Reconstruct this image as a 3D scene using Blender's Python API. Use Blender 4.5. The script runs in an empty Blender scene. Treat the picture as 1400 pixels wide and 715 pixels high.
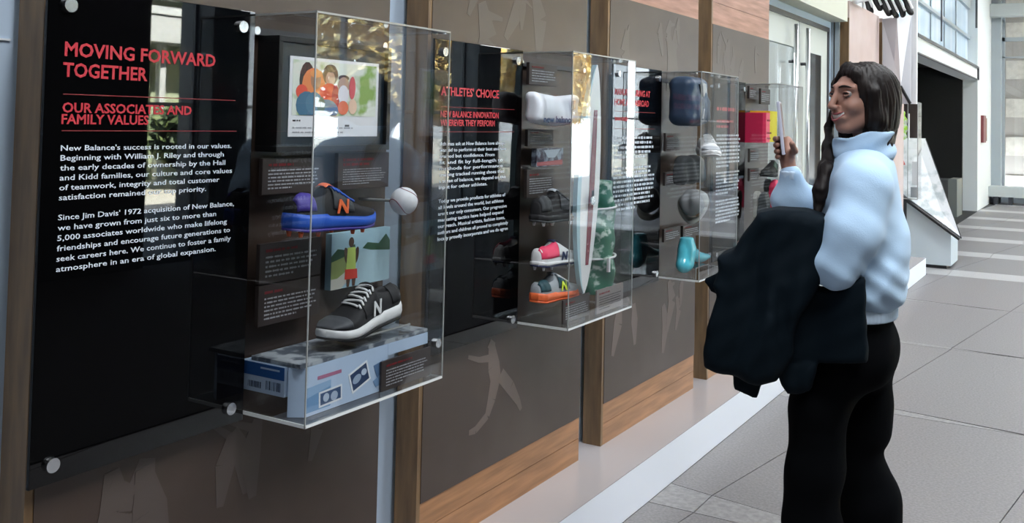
import bpy, bmesh, math, random
import numpy as np
from mathutils import Vector, Matrix

scene = bpy.context.scene
COL = scene.collection
random.seed(4)

# ------------------------------------------------------------------ camera
cam_d = bpy.data.cameras.new('camera')
cam = bpy.data.objects.new('camera', cam_d)
COL.objects.link(cam)
cam.location = (0, 0, 1.47)
cam.rotation_mode = 'XYZ'
cam.rotation_euler = (1.609053115506167, -0.020303237298603588, 0.5278199377252409)
cam_d.sensor_width = 36.0
cam_d.sensor_fit = 'HORIZONTAL'
cam_d.lens = 36.0 * 1304.9 / 1400
cam_d.shift_x = (700 - 740.7) / 1400
cam_d.shift_y = -(357.5 - 117.02) / 1400
cam_d.clip_start = 0.05
cam_d.clip_end = 300
scene.camera = cam

# ------------------------------------------------------------------ world, sun, exposure
world = bpy.data.worlds.new('sky')
scene.world = world
world.use_nodes = True
wn = world.node_tree.nodes
wl = world.node_tree.links
bg = wn['Background']
tc = wn.new('ShaderNodeTexCoord')
sep = wn.new('ShaderNodeSeparateXYZ')
rmp = wn.new('ShaderNodeValToRGB')
rmp.color_ramp.elements[0].position = 0.0
rmp.color_ramp.elements[0].color = (0.92, 0.95, 1.0, 1)
rmp.color_ramp.elements[1].position = 0.7
rmp.color_ramp.elements[1].color = (0.55, 0.74, 1.0, 1)
wl.new(tc.outputs['Generated'], sep.inputs[0])
wl.new(sep.outputs['Z'], rmp.inputs[0])
wl.new(rmp.outputs[0], bg.inputs['Color'])
bg.inputs['Strength'].default_value = 6.5

sd = bpy.data.lights.new('sun', 'SUN')
sd.energy = 115.0
sd.angle = 0.01
sd.color = (1.0, 0.95, 0.86)
sun = bpy.data.objects.new('sun', sd)
COL.objects.link(sun)
sun.rotation_euler = Vector((0.55, -0.15, -0.75)).to_track_quat('-Z', 'Y').to_euler()

def area_light(name, loc, rot, sx, sy, power, color):
    d = bpy.data.lights.new(name, 'AREA')
    d.shape = 'RECTANGLE'
    d.size = sx
    d.size_y = sy
    d.energy = power
    d.color = color
    o = bpy.data.objects.new(name, d)
    COL.objects.link(o)
    o.location = loc
    o.rotation_euler = rot
    return o
# unseen fill lamps added below the lobby ceiling to brighten the room
for lx, ly, pw in ((0.8, -1.2, 22), (0.8, 1.0, 72), (0.8, 3.2, 62), (0.9, 5.6, 45), (0.6, 9.0, 70), (1.2, 14.5, 90), (0.6, 19.5, 70), (0.6, 24.0, 45)):
    area_light('fill_lamp', (lx, ly, 4.45), (0, 0, 0), 2.4, 0.6, pw, (0.93, 0.97, 1.0))

vs = scene.view_settings
vs.view_transform = 'Standard'
vs.look = 'None'
vs.gamma = 1.0
vs.use_curve_mapping = False
vs.exposure = 0.92
try:
    scene.cycles.max_bounces = 10
    scene.cycles.transparent_max_bounces = 32
    scene.cycles.caustics_reflective = False
    scene.cycles.caustics_refractive = False
    scene.cycles.sample_clamp_indirect = 4.0
except Exception:
    pass

# ------------------------------------------------------------------ materials
def mat(name, color, rough=0.6, metal=0.0, spec=0.5, bump=None, vary=None, coat=0.0, sheen=0.0, ior=1.5):
    m = bpy.data.materials.new(name)
    m.use_nodes = True
    n, l = m.node_tree.nodes, m.node_tree.links
    b = n['Principled BSDF']
    b.inputs['Base Color'].default_value = (*color, 1)
    b.inputs['Roughness'].default_value = rough
    b.inputs['Metallic'].default_value = metal
    b.inputs['Specular IOR Level'].default_value = spec
    b.inputs['IOR'].default_value = ior
    b.inputs['Coat Weight'].default_value = coat
    b.inputs['Coat Roughness'].default_value = 0.05
    b.inputs['Sheen Weight'].default_value = sheen
    t = n.new('ShaderNodeTexCoord')
    if vary:                      # (scale, second colour, detail, stretch xyz, lo, hi)
        sc, c2, det, st, lo, hi = vary
        mp = n.new('ShaderNodeMapping')
        mp.inputs['Scale'].default_value = st
        nz = n.new('ShaderNodeTexNoise')
        nz.inputs['Scale'].default_value = sc
        nz.inputs['Detail'].default_value = det
        r = n.new('ShaderNodeValToRGB')
        r.color_ramp.elements[0].position = lo
        r.color_ramp.elements[0].color = (*color, 1)
        r.color_ramp.elements[1].position = hi
        r.color_ramp.elements[1].color = (*c2, 1)
        l.new(t.outputs['Object'], mp.inputs[0])
        l.new(mp.outputs[0], nz.inputs['Vector'])
        l.new(nz.outputs['Fac'], r.inputs[0])
        l.new(r.outputs[0], b.inputs['Base Color'])
    if bump:                      # (scale, strength, distance)
        nb = n.new('ShaderNodeTexNoise')
        nb.inputs['Scale'].default_value = bump[0]
        nb.inputs['Detail'].default_value = 4
        bp = n.new('ShaderNodeBump')
        bp.inputs['Strength'].default_value = bump[1]
        bp.inputs['Distance'].default_value = bump[2]
        l.new(t.outputs['Object'], nb.inputs['Vector'])
        l.new(nb.outputs['Fac'], bp.inputs['Height'])
        l.new(bp.outputs[0], b.inputs['Normal'])
    return m

def clear_mat(name, tint=(1, 1, 1), ior=1.49, boost=1.0):
    m = bpy.data.materials.new(name)
    m.use_nodes = True
    n, l = m.node_tree.nodes, m.node_tree.links
    n.remove(n['Principled BSDF'])
    out = n['Material Output']
    tr = n.new('ShaderNodeBsdfTransparent')
    tr.inputs[0].default_value = (*tint, 1)
    gl = n.new('ShaderNodeBsdfGlossy')
    gl.inputs['Roughness'].default_value = 0.0
    fr = n.new('ShaderNodeFresnel')
    ge = n.new('ShaderNodeNewGeometry')          # leaving the sheet mirrors as weakly as entering it
    io = n.new('ShaderNodeMapRange')
    io.inputs['To Min'].default_value = ior
    io.inputs['To Max'].default_value = 1.0 / ior
    l.new(ge.outputs['Backfacing'], io.inputs['Value'])
    l.new(io.outputs[0], fr.inputs[0])
    mu = n.new('ShaderNodeMath')
    mu.operation = 'MULTIPLY'
    mu.inputs[1].default_value = boost
    mx = n.new('ShaderNodeMixShader')
    l.new(fr.outputs[0], mu.inputs[0])
    l.new(mu.outputs[0], mx.inputs[0])
    l.new(tr.outputs[0], mx.inputs[1])
    l.new(gl.outputs[0], mx.inputs[2])
    l.new(mx.outputs[0], out.inputs[0])
    return m

def two_tone(name, c1, c2, scale, rough=0.6, lo=0.45, hi=0.55, kind='noise', stretch=(1, 1, 1)):
    return mat(name, c1, rough, vary=(scale, c2, 3, stretch, lo, hi))

M = {}
M['tile'] = mat('floor_stone', (0.19, 0.178, 0.178), 0.42, spec=0.35, vary=(90, (0.27, 0.252, 0.252), 8, (1, 1, 1), 0.35, 0.65), bump=(220, 0.15, 0.002))
M['band_pale'] = mat('floor_band_pale', (0.42, 0.41, 0.41), 0.38, vary=(80, (0.52, 0.5, 0.5), 8, (1, 1, 1), 0.35, 0.65), bump=(220, 0.12, 0.002))
M['tile_band'] = mat('floor_stone_band', (0.23, 0.22, 0.22), 0.5, vary=(40, (0.33, 0.315, 0.31), 8, (1, 1, 1), 0.35, 0.65), bump=(150, 0.25, 0.003))
M['joint'] = mat('floor_joint', (0.07, 0.07, 0.075), 0.9)
M['ceiling'] = mat('ceiling_paint', (0.6, 0.6, 0.58), 0.9)
M['wall_white'] = mat('wall_white_paint', (0.72, 0.74, 0.74), 0.7)
M['wall_dark'] = mat('dark_wall_paint', (0.012, 0.012, 0.013), 0.7)
M['cream'] = mat('cream_paint', (0.66, 0.66, 0.56), 0.6)
M['gap'] = mat('satin_blue_white_metal', (0.55, 0.67, 0.82), 0.35, spec=0.5)
M['gap_line'] = mat('white_reveal_strip', (0.85, 0.88, 0.92), 0.4)
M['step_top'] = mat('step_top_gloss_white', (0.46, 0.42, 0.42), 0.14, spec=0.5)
M['step_face'] = mat('step_face_white', (0.86, 0.88, 0.95), 0.3)
M['wood'] = mat('oak_orange', (0.25, 0.115, 0.045), 0.4, vary=(5, (0.42, 0.2, 0.085), 8, (3, 0.7, 9), 0.35, 0.68), coat=0.15)
M['wood_side'] = mat('oak_brown_edge', (0.115, 0.066, 0.03), 0.45, vary=(6, (0.24, 0.14, 0.06), 8, (6, 6, 0.8), 0.3, 0.7))
M['wood_red'] = mat('oak_red_top', (0.30, 0.13, 0.085), 0.4, vary=(5, (0.48, 0.24, 0.17), 8, (3, 0.7, 9), 0.35, 0.68))
M['mural'] = mat('taupe_satin_film', (0.05, 0.032, 0.024), 0.32, spec=0.45, vary=(2.6, (0.072, 0.05, 0.04), 3, (1, 1, 1.4), 0.42, 0.72))
M['ghost'] = mat('mural_print_light', (0.125, 0.09, 0.078), 0.35)
M['ghost2'] = mat('mural_print_faint', (0.075, 0.056, 0.048), 0.35)
M['black_glass'] = mat('black_back_painted_glass', (0.0012, 0.0012, 0.0015), 0.015, spec=0.5, ior=1.42)
M['chrome'] = mat('brushed_standoff_metal', (0.8, 0.82, 0.85), 0.25, metal=1.0)
M['rubber'] = mat('dark_rubber', (0.01, 0.01, 0.01), 0.7)
M['red_print'] = mat('red_lettering', (0.55, 0.028, 0.045), 0.5)
M['red_dim'] = mat('dull_red_lettering', (0.22, 0.02, 0.025), 0.6)
M['white_print'] = mat('white_lettering', (0.72, 0.78, 0.86), 0.5)
M['grey_print'] = mat('grey_lettering', (0.42, 0.43, 0.46), 0.6)
M['plaque'] = mat('caption_plaque_umber', (0.045, 0.034, 0.032), 0.45)
M['plaque_pale'] = mat('caption_plaque_pale', (0.23, 0.2, 0.195), 0.5)
M['acrylic'] = clear_mat('clear_acrylic', (0.985, 0.99, 0.99), 1.49, 1.3)
M['window_glass'] = clear_mat('window_glass', (0.93, 0.97, 0.98), 1.5, 1.0)
M['acrylic_edge'] = mat('polished_acrylic_edge', (0.36, 0.37, 0.36), 0.2, spec=0.6)
M['bright_edge'] = mat('bright_acrylic_edge', (0.78, 0.80, 0.80), 0.3, spec=0.6)  # bright gleam of the bottom edges put into a near-white colour
M['black'] = mat('satin_black', (0.008, 0.008, 0.009), 0.4)
M['slate_mat'] = mat('blue_black_mount', (0.012, 0.022, 0.032), 0.3)
M['paper'] = mat('printed_white_paper', (0.8, 0.82, 0.86), 0.5)
M['mullion'] = mat('slate_blue_mullion', (0.035, 0.055, 0.075), 0.4)
M['frame_grey'] = mat('grey_metal_frame', (0.33, 0.37, 0.40), 0.45)
M['frame_dark'] = mat('dark_metal_frame', (0.05, 0.052, 0.06), 0.4)
M['white'] = mat('white_paint', (0.82, 0.83, 0.85), 0.4)

# ------------------------------------------------------------------ helpers
def origin_of(o):
    v = Vector((0, 0, 0))
    while o is not None:
        v += o.location
        o = o.parent
    return v

def link(name, verts, faces, m, parent=None, smooth=False):
    """one mesh object; vertices are given in world coordinates"""
    L = origin_of(parent)
    me = bpy.data.meshes.new(name)
    me.from_pydata([(v[0] - L[0], v[1] - L[1], v[2] - L[2]) for v in verts], [], faces)
    me.update()
    if smooth:
        me.polygons.foreach_set('use_smooth', [True] * len(me.polygons))
    me.materials.append(m)
    o = bpy.data.objects.new(name, me)
    COL.objects.link(o)
    if parent is not None:
        o.parent = parent
    return o

def tag(o, label=None, cat=None, group=None, kind=None):
    if label: o['label'] = label
    if cat: o['category'] = cat
    if group: o['group'] = group
    if kind: o['kind'] = kind
    return o

def thing(name, label, cat, loc=(0, 0, 0), group=None):
    o = bpy.data.objects.new(name, None)
    o.empty_display_size = 0.05
    COL.objects.link(o)
    o.location = loc
    return tag(o, label, cat, group)

def struct(o):
    o['kind'] = 'structure'
    return o

class MB:
    def __init__(s):
        s.v, s.f = [], []
    def add(s, V, Fc):
        n = len(s.v)
        s.v += [tuple(q) for q in V]
        s.f += [tuple(i + n for i in q) for q in Fc]
        return s
    def box(s, x0, x1, y0, y1, z0, z1):
        return s.add([(x0, y0, z0), (x1, y0, z0), (x1, y1, z0), (x0, y1, z0), (x0, y0, z1), (x1, y0, z1), (x1, y1, z1), (x0, y1, z1)],
                     [(0, 3, 2, 1), (4, 5, 6, 7), (0, 1, 5, 4), (1, 2, 6, 5), (2, 3, 7, 6), (3, 0, 4, 7)])
    def prism(s, poly, axis, a, b):
        """poly: list of 2D points in the other two axes, extruded along axis from a to b"""
        def P(q, t):
            if axis == 0: return (t, q[0], q[1])
            if axis == 1: return (q[0], t, q[1])
            return (q[0], q[1], t)
        n = len(poly)
        V = [P(q, a) for q in poly] + [P(q, b) for q in poly]
        Fc = [tuple(range(n)), tuple(range(2 * n - 1, n - 1, -1))]
        Fc += [(i, i + n, (i + 1) % n + n, (i + 1) % n) for i in range(n)]
        return s.add(V, Fc)
    def tube(s, pts, rads, seg=10, caps=True):
        pts = [Vector(p) for p in pts]
        if not isinstance(rads, (list, tuple)): rads = [rads] * len(pts)
        V, Fc = [], []
        up = Vector((0.13, 0.21, 0.97)).normalized()
        for i, p in enumerate(pts):
            t = (pts[min(i + 1, len(pts) - 1)] - pts[max(i - 1, 0)]).normalized()
            a = t.cross(up)
            if a.length < 0.1: a = t.cross(Vector((1, 0.1, 0)))
            a.normalize()
            b = t.cross(a)
            for k in range(seg):
                th = 2 * math.pi * k / seg
                V.append(p + (a * math.cos(th) + b * math.sin(th)) * rads[i])
        for i in range(len(pts) - 1):
            for k in range(seg):
                k2 = (k + 1) % seg
                Fc.append((i * seg + k, (i + 1) * seg + k, (i + 1) * seg + k2, i * seg + k2))
        if caps:
            Fc.append(tuple(range(seg)))
            Fc.append(tuple(range(len(V) - 1, len(V) - 1 - seg, -1)))
        return s.add(V, Fc)
    def build(s, name, m, parent=None, smooth=False, bevel=0.0):
        o = link(name, s.v, s.f, m, parent, smooth)
        if bevel:
            bm = bmesh.new()
            bm.from_mesh(o.data)
            bmesh.ops.recalc_face_normals(bm, faces=bm.faces)
            bmesh.ops.bevel(bm, geom=[e for e in bm.edges if e.is_manifold and e.calc_face_angle(0) > 0.5], offset=bevel, segments=2, affect='EDGES', profile=0.6)
            bm.to_mesh(o.data)
            bm.free()
        else:
            bm = bmesh.new()
            bm.from_mesh(o.data)
            bmesh.ops.recalc_face_normals(bm, faces=bm.faces)
            bm.to_mesh(o.data)
            bm.free()
        return o

def box(name, x0, x1, y0, y1, z0, z1, m, parent=None, bevel=0.0):
    return MB().box(x0, x1, y0, y1, z0, z1).build(name, m, parent, False, bevel)

def copy_tree(o, parent=None):
    c = o.copy()
    COL.objects.link(c)
    if parent is not None:
        c.parent = parent
    for ch in list(o.children):
        copy_tree(ch, c)
    return c

# --- signed distance modelling (numpy + surface nets)
def smin(a, b, k):
    h = np.clip(0.5 + 0.5 * (b - a) / k, 0, 1)
    return b * (1 - h) + a * h - k * h * (1 - h)
def smax(a, b, k):
    return -smin(-a, -b, k)
def d_caps(P, a, b, r1, r2=None):
    a = np.array(a, float); b = np.array(b, float)
    if r2 is None: r2 = r1
    ab = b - a
    t = np.clip(((P - a) @ ab) / (ab @ ab), 0, 1)
    return np.linalg.norm(P - a - t[..., None] * ab, axis=-1) - (r1 + (r2 - r1) * t)
def d_ell(P, c, r):
    q = (P - np.array(c, float)) / np.array(r, float)
    k = np.linalg.norm(q, axis=-1)
    return (k - 1) * min(r) * (0.5 + 0.5 * k / (k + 1e-6))
def d_box(P, c, h, r):
    q = np.abs(P - np.array(c, float)) - (np.array(h, float) - r)
    return np.linalg.norm(np.maximum(q, 0), axis=-1) + np.minimum(q.max(-1), 0) - r
def d_poly(U, V, poly):
    """signed distance of 2D points to a polygon"""
    n = len(poly)
    d = np.full(U.shape, 1e9)
    s = np.zeros(U.shape, bool)
    for i in range(n):
        ax, ay = poly[i]
        bx, by = poly[(i + 1) % n]
        ex, ey = bx - ax, by - ay
        wx, wy = U - ax, V - ay
        t = np.clip((wx * ex + wy * ey) / (ex * ex + ey * ey + 1e-12), 0, 1)
        d = np.minimum(d, np.hypot(wx - t * ex, wy - t * ey))
        c = ((ay > V) != (by > V)) & (U < (bx - ax) * (V - ay) / (by - ay + 1e-12) + ax)
        s ^= c
    return np.where(s, -d, d)
def sdf_geo(fn, lo, hi, res):
    ax = [np.arange(lo[i], hi[i] + res, res) for i in range(3)]
    G = np.stack(np.meshgrid(*ax, indexing='ij'), -1)
    v = fn(G)
    nx, ny, nz = v.shape
    ins = v < 0
    cnt = np.zeros((nx - 1, ny - 1, nz - 1), int)
    acc = np.zeros((nx - 1, ny - 1, nz - 1, 3))
    num = np.zeros((nx - 1, ny - 1, nz - 1))
    def sl(a, dx, dy, dz):
        return a[dx:nx - 1 + dx, dy:ny - 1 + dy, dz:nz - 1 + dz]
    corners = [(i, j, k) for i in (0, 1) for j in (0, 1) for k in (0, 1)]
    for c in corners: cnt += sl(ins, *c)
    act = (cnt > 0) & (cnt < 8)
    for c in corners:
        for d in range(3):
            if c[d] == 0:
                e = list(c); e[d] = 1
                a, b = sl(v, *c), sl(v, *e)
                cr = (a < 0) != (b < 0)
                t = np.where(cr, a / np.where(cr, a - b, 1), 0)
                off = np.array(c, float)
                for q in range(3):
                    acc[..., q] += np.where(cr, off[q] + (t if q == d else 0), 0)
                num += cr
    idx = -np.ones(act.shape, int)
    ii = np.argwhere(act)
    idx[act] = np.arange(len(ii))
    pos = acc[act] / num[act][:, None]
    verts = (ii + pos) * res + np.array(lo)
    faces = []
    for d in range(3):
        e = [0, 0, 0]; e[d] = 1
        a = ins[:nx - e[0], :ny - e[1], :nz - e[2]]
        b = ins[e[0]:, e[1]:, e[2]:]
        cr = np.argwhere(a != b)
        o1, o2 = (d + 1) % 3, (d + 2) % 3
        ok = (cr[:, o1] > 0) & (cr[:, o2] > 0) & (cr[:, o1] < v.shape[o1] - 1) & (cr[:, o2] < v.shape[o2] - 1)
        cr = cr[ok]
        inside = a[tuple(cr.T)]
        c00 = cr.copy(); c00[:, o1] -= 1; c00[:, o2] -= 1
        c10 = cr.copy(); c10[:, o2] -= 1
        c11 = cr
        c01 = cr.copy(); c01[:, o1] -= 1
        q = np.stack([idx[tuple(c.T)] for c in (c00, c10, c11, c01)], -1)
        q[~inside] = q[~inside][:, ::-1]
        faces.append(q)
    return verts, np.concatenate(faces)
def sdf(name, fn, lo, hi, res, m, parent=None, xf=None):
    V, Fc = sdf_geo(fn, lo, hi, res)
    if xf is not None: V = xf(V)
    return link(name, V.tolist(), Fc.tolist(), m, parent, True)

# --- lettering
def text_geo(body, size, bold=0.0, align='LEFT', spacing=1.0):
    c = bpy.data.curves.new('t', 'FONT')
    c.body = body
    c.size = size
    c.offset = bold * size
    c.align_x = align
    c.space_line = spacing
    c.resolution_u = 2
    c.extrude = 0.0004
    o = bpy.data.objects.new('t', c)
    COL.objects.link(o)
    me = bpy.data.meshes.new_from_object(o)
    V = [tuple(v.co) for v in me.vertices]
    Fc = [tuple(p.vertices) for p in me.polygons]
    bpy.data.objects.remove(o)
    bpy.data.curves.remove(c)
    bpy.data.meshes.remove(me)
    return V, Fc
def wall_text(name, body, x, y0, z_base, cap_h, m, parent, width=None, bold=0.0, shear=0.0):
    """one line of lettering standing on z_base, starting at y0, on a surface facing +X"""
    V, Fc = text_geo(body, cap_h / 0.70, bold)
    w = max(v[0] for v in V) - min(v[0] for v in V)
    mn = min(v[0] for v in V)
    k = (width / w) if width else 1.0
    W = [(x + v[2], y0 + (v[0] - mn) * k, z_base + v[1]) for v in V]
    return link(name, W, Fc, m, parent)
def text_lines(name, lines, x, y0, z_first, pitch, cap_h, m, parent, bold=0.0):
    mb = MB()
    for i, (s, w) in enumerate(lines):
        if not s: continue
        V, Fc = text_geo(s, cap_h / 0.70, bold)
        mn = min(v[0] for v in V)
        ww = max(v[0] for v in V) - mn
        k = w / ww
        mb.add([(x + v[2], y0 + (v[0] - mn) * k, z_first - i * pitch + v[1]) for v in V], Fc)
    return link(name, mb.v, mb.f, m, parent)
def word_bars(name, x, y0, y1, z_top, z_bot, rows, m, parent, fill=0.5, ragged=0.15, axis='x', seed=1):
    """illegible small print: broken strokes in rows, flat print raised a hair"""
    rnd = random.Random(seed)
    mb = MB()
    p = (z_top - z_bot) / rows
    for r in range(rows):
        zc = z_top - (r + 0.5) * p
        y = y0
        end = y1 - rnd.random() * ragged * (y1 - y0)
        if r == rows - 1: end = y0 + (y1 - y0) * rnd.uniform(0.4, 0.8)
        u = p * 0.55
        while y < end:
            w = u * rnd.choice([1.2, 1.8, 2.4, 3.2, 4.0])
            e = min(y + w, end)
            yy = y
            while yy < e - 0.2 * u:          # letters
                lw = u * 0.42
                hh = p * fill * rnd.choice([0.7, 0.85, 1.0])
                mb.box(x, x + 0.0006, yy, min(yy + lw, e), zc - hh * 0.5, zc + hh * 0.5)
                yy += u * 0.56
            y = e + u * 0.55
    return mb.build(name, m, parent)


# =================================================================== STRUCTURE
XG, XB, XP, XF = -1.835, -1.735, -1.695, -1.505      # gap wall, board face, glass panel face, case front
floor = struct(box('floor', -3.2, 10.0, -3.0, 24.0, -0.05, -0.006, M['joint']))
rowY = [3.49 + 1.755 * k for k in range(-3, 12)]
SL = 0.134
def colx(m, y): return -1.332 + SL * (y - 3.487) + 0.94 * m
gapj = 0.0025
def floor_piece(name, poly, m, z=0.0):
    cx = sum(p[0] for p in poly) / len(poly); cy = sum(p[1] for p in poly) / len(poly)
    q = []
    for px, py in poly:
        dx, dy = px - cx, py - cy
        q.append((px - math.copysign(gapj, dx), py - math.copysign(gapj, dy)))
    o = MB().prism(q, 2, -0.006, z).build(name, m, floor)
    return o
rt = random.Random(2)
for k in range(len(rowY) - 1):
    ya, yb = rowY[k], rowY[k + 1]
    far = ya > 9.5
    for mcol in range(-3, 7):
        xl0, xr0 = colx(mcol, ya), colx(mcol + 1, ya)
        xl1, xr1 = colx(mcol, yb), colx(mcol + 1, yb)
        lim = -1.52 if ya < 9.5 else (-1.92 if mcol > -3 else -1.92)
        if max(xr0, xr1) <= lim + 0.03: continue
        if min(xl0, xl1) > 4.3: continue
        cl = lambda v: min(max(v, lim), 4.4)
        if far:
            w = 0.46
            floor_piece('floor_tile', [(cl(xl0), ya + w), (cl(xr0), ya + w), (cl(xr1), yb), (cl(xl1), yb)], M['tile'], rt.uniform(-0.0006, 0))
            floor_piece('pale_band', [(cl(xl0), ya), (cl(xr0), ya), (cl(xr0), ya + w), (cl(xl0), ya + w)], M['band_pale'])  # paler bands across the far floor, one per row
        else:
            xm = -0.05 - 0.27 * (k - 3)
            wl_ = max(0.0, 0.155 * (xm - cl(xl0))); wr_ = max(0.0, 0.155 * (xm - cl(xr0)))
            floor_piece('floor_tile', [(cl(xl0), ya + wl_), (cl(xr0), ya + wr_), (cl(xr1), yb), (cl(xl1), yb)], M['tile'], rt.uniform(-0.0006, 0))
            if wl_ > 0.01:
                q = [(cl(xl0), ya), (cl(xr0), ya), (cl(xr0), ya + wr_), (cl(xl0), ya + wl_)] if wr_ > 0.01 else [(cl(xl0), ya), (min(xm, cl(xr0)), ya), (cl(xl0), ya + wl_)]
                floor_piece('wedge_tile', q, M['tile_band'])

M['dark_cover'] = mat('dark_cover_unseen', (0.022, 0.02, 0.02), 0.95, bump=(300, 0.5, 0.003))
struct(box('floor_dark_cover', 0.45, 4.42, -2.9, 12.0, 0.0, 0.008, M['dark_cover']))  # unseen dark cover added to weaken floor reflections in the glass
ceiling = struct(box('ceiling', -3.2, 5.7, -3.0, 25.6, 4.6, 4.75, M['ceiling']))  # runs on past the end wall, added to shade the stone wall
wall_left = struct(box('wall_left', -2.05, XG, -3.0, 5.86, 0.0, 4.6, M['gap']))
wall_near = struct(box('wall_back', -3.2, 4.9, -3.15, -3.0, 0.0, 4.6, M['wall_dark']))
# white plinth step along the display wall
for (a, b) in ((-3.0, 5.76), (7.83, 10.42)):
    st = struct(box('trim_1', -1.9, -1.5205, a, b, 0.0, 0.168, M['step_face']))
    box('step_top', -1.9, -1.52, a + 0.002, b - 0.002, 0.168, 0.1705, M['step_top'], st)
# slender white reveal lines in the gaps between boards
for y in (0.975, 2.112, 3.322, 4.53):
    g = struct(box('trim_2', XG, XG + 0.03, y, y + 0.014, 0.1706, 4.5, M['gap_line']))
struct(box('trim_3', XG, XG + 0.004, 0.9, 1.08, 1.607, 1.611, M['gap_line']))

# facade of the lobby on the right (seen in the reflections)
FX = 4.5
wr = struct(box('wall_right', FX, FX + 0.3, -3.0, 6.02, 0.0, 4.6, M['wall_dark']))
struct(box('wall_right_top', FX, FX + 0.3, 6.02, 22.0, 3.3, 4.6, M['cream']))
for i, (a, b) in enumerate(((6.65, 7.12), (9.82, 10.28), (11.45, 12.02), (15.2, 15.7), (18.6, 19.0))):
    struct(box('column_1', FX - 0.15, FX + 0.35, a, b, 0.0, 3.3, M['mullion']))
for i, (a, b) in enumerate(((6.02, 6.65), (7.12, 9.82), (10.28, 11.45), (12.02, 15.2), (15.7, 18.6), (19.0, 22.0))):
    w = struct(MB().box(FX + 0.10, FX + 0.17, a, b, 0.0, 0.08).box(FX + 0.10, FX + 0.17, a, b, 3.2, 3.3).build('window_%d' % (i + 1), M['mullion']))
    nb = max(1, round((b - a) / 1.35))
    for q in range(nb + 1):
        yy = a + (b - a) * q / nb
        box('mullion', FX + 0.10, FX + 0.17, max(a, yy - 0.025), min(b, yy + 0.025), 0.08, 3.2, M['mullion'], w)
    box('transom', FX + 0.11, FX + 0.16, a, b, 1.55, 1.59, M['white'], w)
    box('pane', FX + 0.13, FX + 0.136, a, b, 0.08, 3.2, M['window_glass'], w)

# outdoors beyond the glass
M['paving'] = mat('sunlit_cream_paving', (0.62, 0.56, 0.47), 0.8, vary=(3, (0.72, 0.66, 0.56), 4, (1, 1, 1), 0.3, 0.7))
struct(box('ground', 4.8, 45, -15, 60, -0.12, -0.01, M['paving']))
M['slat'] = mat('white_siding', (0.8, 0.79, 0.76), 0.6)
M['bld'] = mat('pale_green_render', (0.42, 0.46, 0.3), 0.7)
M['bld_dark'] = mat('olive_shade_panel', (0.09, 0.1, 0.06), 0.7)
hb = thing('building', 'white slatted building across the paving, seen only mirrored in the first glass panel', 'building', (15, 14, 0))
box('wall', 15, 22, 8.0, 15.6, 0.0, 3.05, M['bld'], hb)
box('canopy', 14.2, 15.0, 8.0, 15.6, 3.05, 3.6, M['slat'], hb)
for i in range(6):
    box('siding_slat', 14.95, 15.2, 8.0, 15.6, 3.75 + i * 0.34, 3.92 + i * 0.34, M['slat'], hb)
box('siding_back', 15.2, 22, 8.0, 15.6, 3.05, 6.0, M['bld_dark'], hb)
for yy in (9.2, 11.6, 14.0):
    box('white_post', 14.6, 14.75, yy, yy + 0.15, 0.0, 3.05, M['slat'], hb)
M['leaf_y'] = mat('yellow_autumn_leaf', (0.62, 0.42, 0.12), 0.6, vary=(5, (0.8, 0.66, 0.34), 3, (1, 1, 1), 0.4, 0.6))
M['leaf_g'] = mat('dark_green_leaf', (0.035, 0.06, 0.02), 0.6, vary=(4, (0.18, 0.22, 0.08), 3, (1, 1, 1), 0.4, 0.62))
M['bark'] = mat('grey_bark', (0.12, 0.09, 0.07), 0.9)
def tree(name, label, x, y, h, r, m, n, group, seed):
    t = thing(name, label, 'tree', (x, y, 0), group)
    rnd = random.Random(seed)
    MB().tube([(x, y, -0.01), (x + 0.05, y, h * 0.45), (x, y + 0.05, h * 0.8)], [0.11, 0.08, 0.03], 8).build('trunk', M['bark'], t)
    mb = MB()
    for i in range(n):
        while True:
            a, b, c = rnd.uniform(-1, 1), rnd.uniform(-1, 1), rnd.uniform(-1, 1)
            if a * a + b * b + c * c < 1: break
        cx, cy, cz = x + a * r, y + b * r, h * 0.62 + c * h * 0.4
        u = Vector((rnd.uniform(-1, 1), rnd.uniform(-1, 1), rnd.uniform(-1, 1))).normalized() * 0.13
        v = u.orthogonal().normalized() * 0.10
        C = Vector((cx, cy, cz))
        mb.add([C - u, C + v, C + u, C - v], [(0, 1, 2, 3)])
    f = mb.build('foliage', m, t)
    f['kind'] = 'stuff'
for i, (x, y) in enumerate(((10.6, 16.0), (11.6, 19.6), (13.5, 23.3), (12.5, 27.5))):
    tree('street_tree', ['slim tree with yellow autumn leaves nearest the glass front', 'yellow tree second from the glass front', 'yellow tree third along the paving', 'yellow tree farthest along the paving'][i], x, y, 5.6, 1.75, M['leaf_y'], 5200, 'yellow trees outside the glass', i)
for i, y in enumerate((8.9, 11.1, 13.3)):
    tree('shrub', ['dark green shrub outside, nearest the door', 'middle dark green shrub outside', 'dark green shrub outside, beside the yellow trees'][i], 12.6, y, 1.7, 0.9, M['leaf_g'], 2200, 'green shrubs outside the glass', 20 + i)

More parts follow.
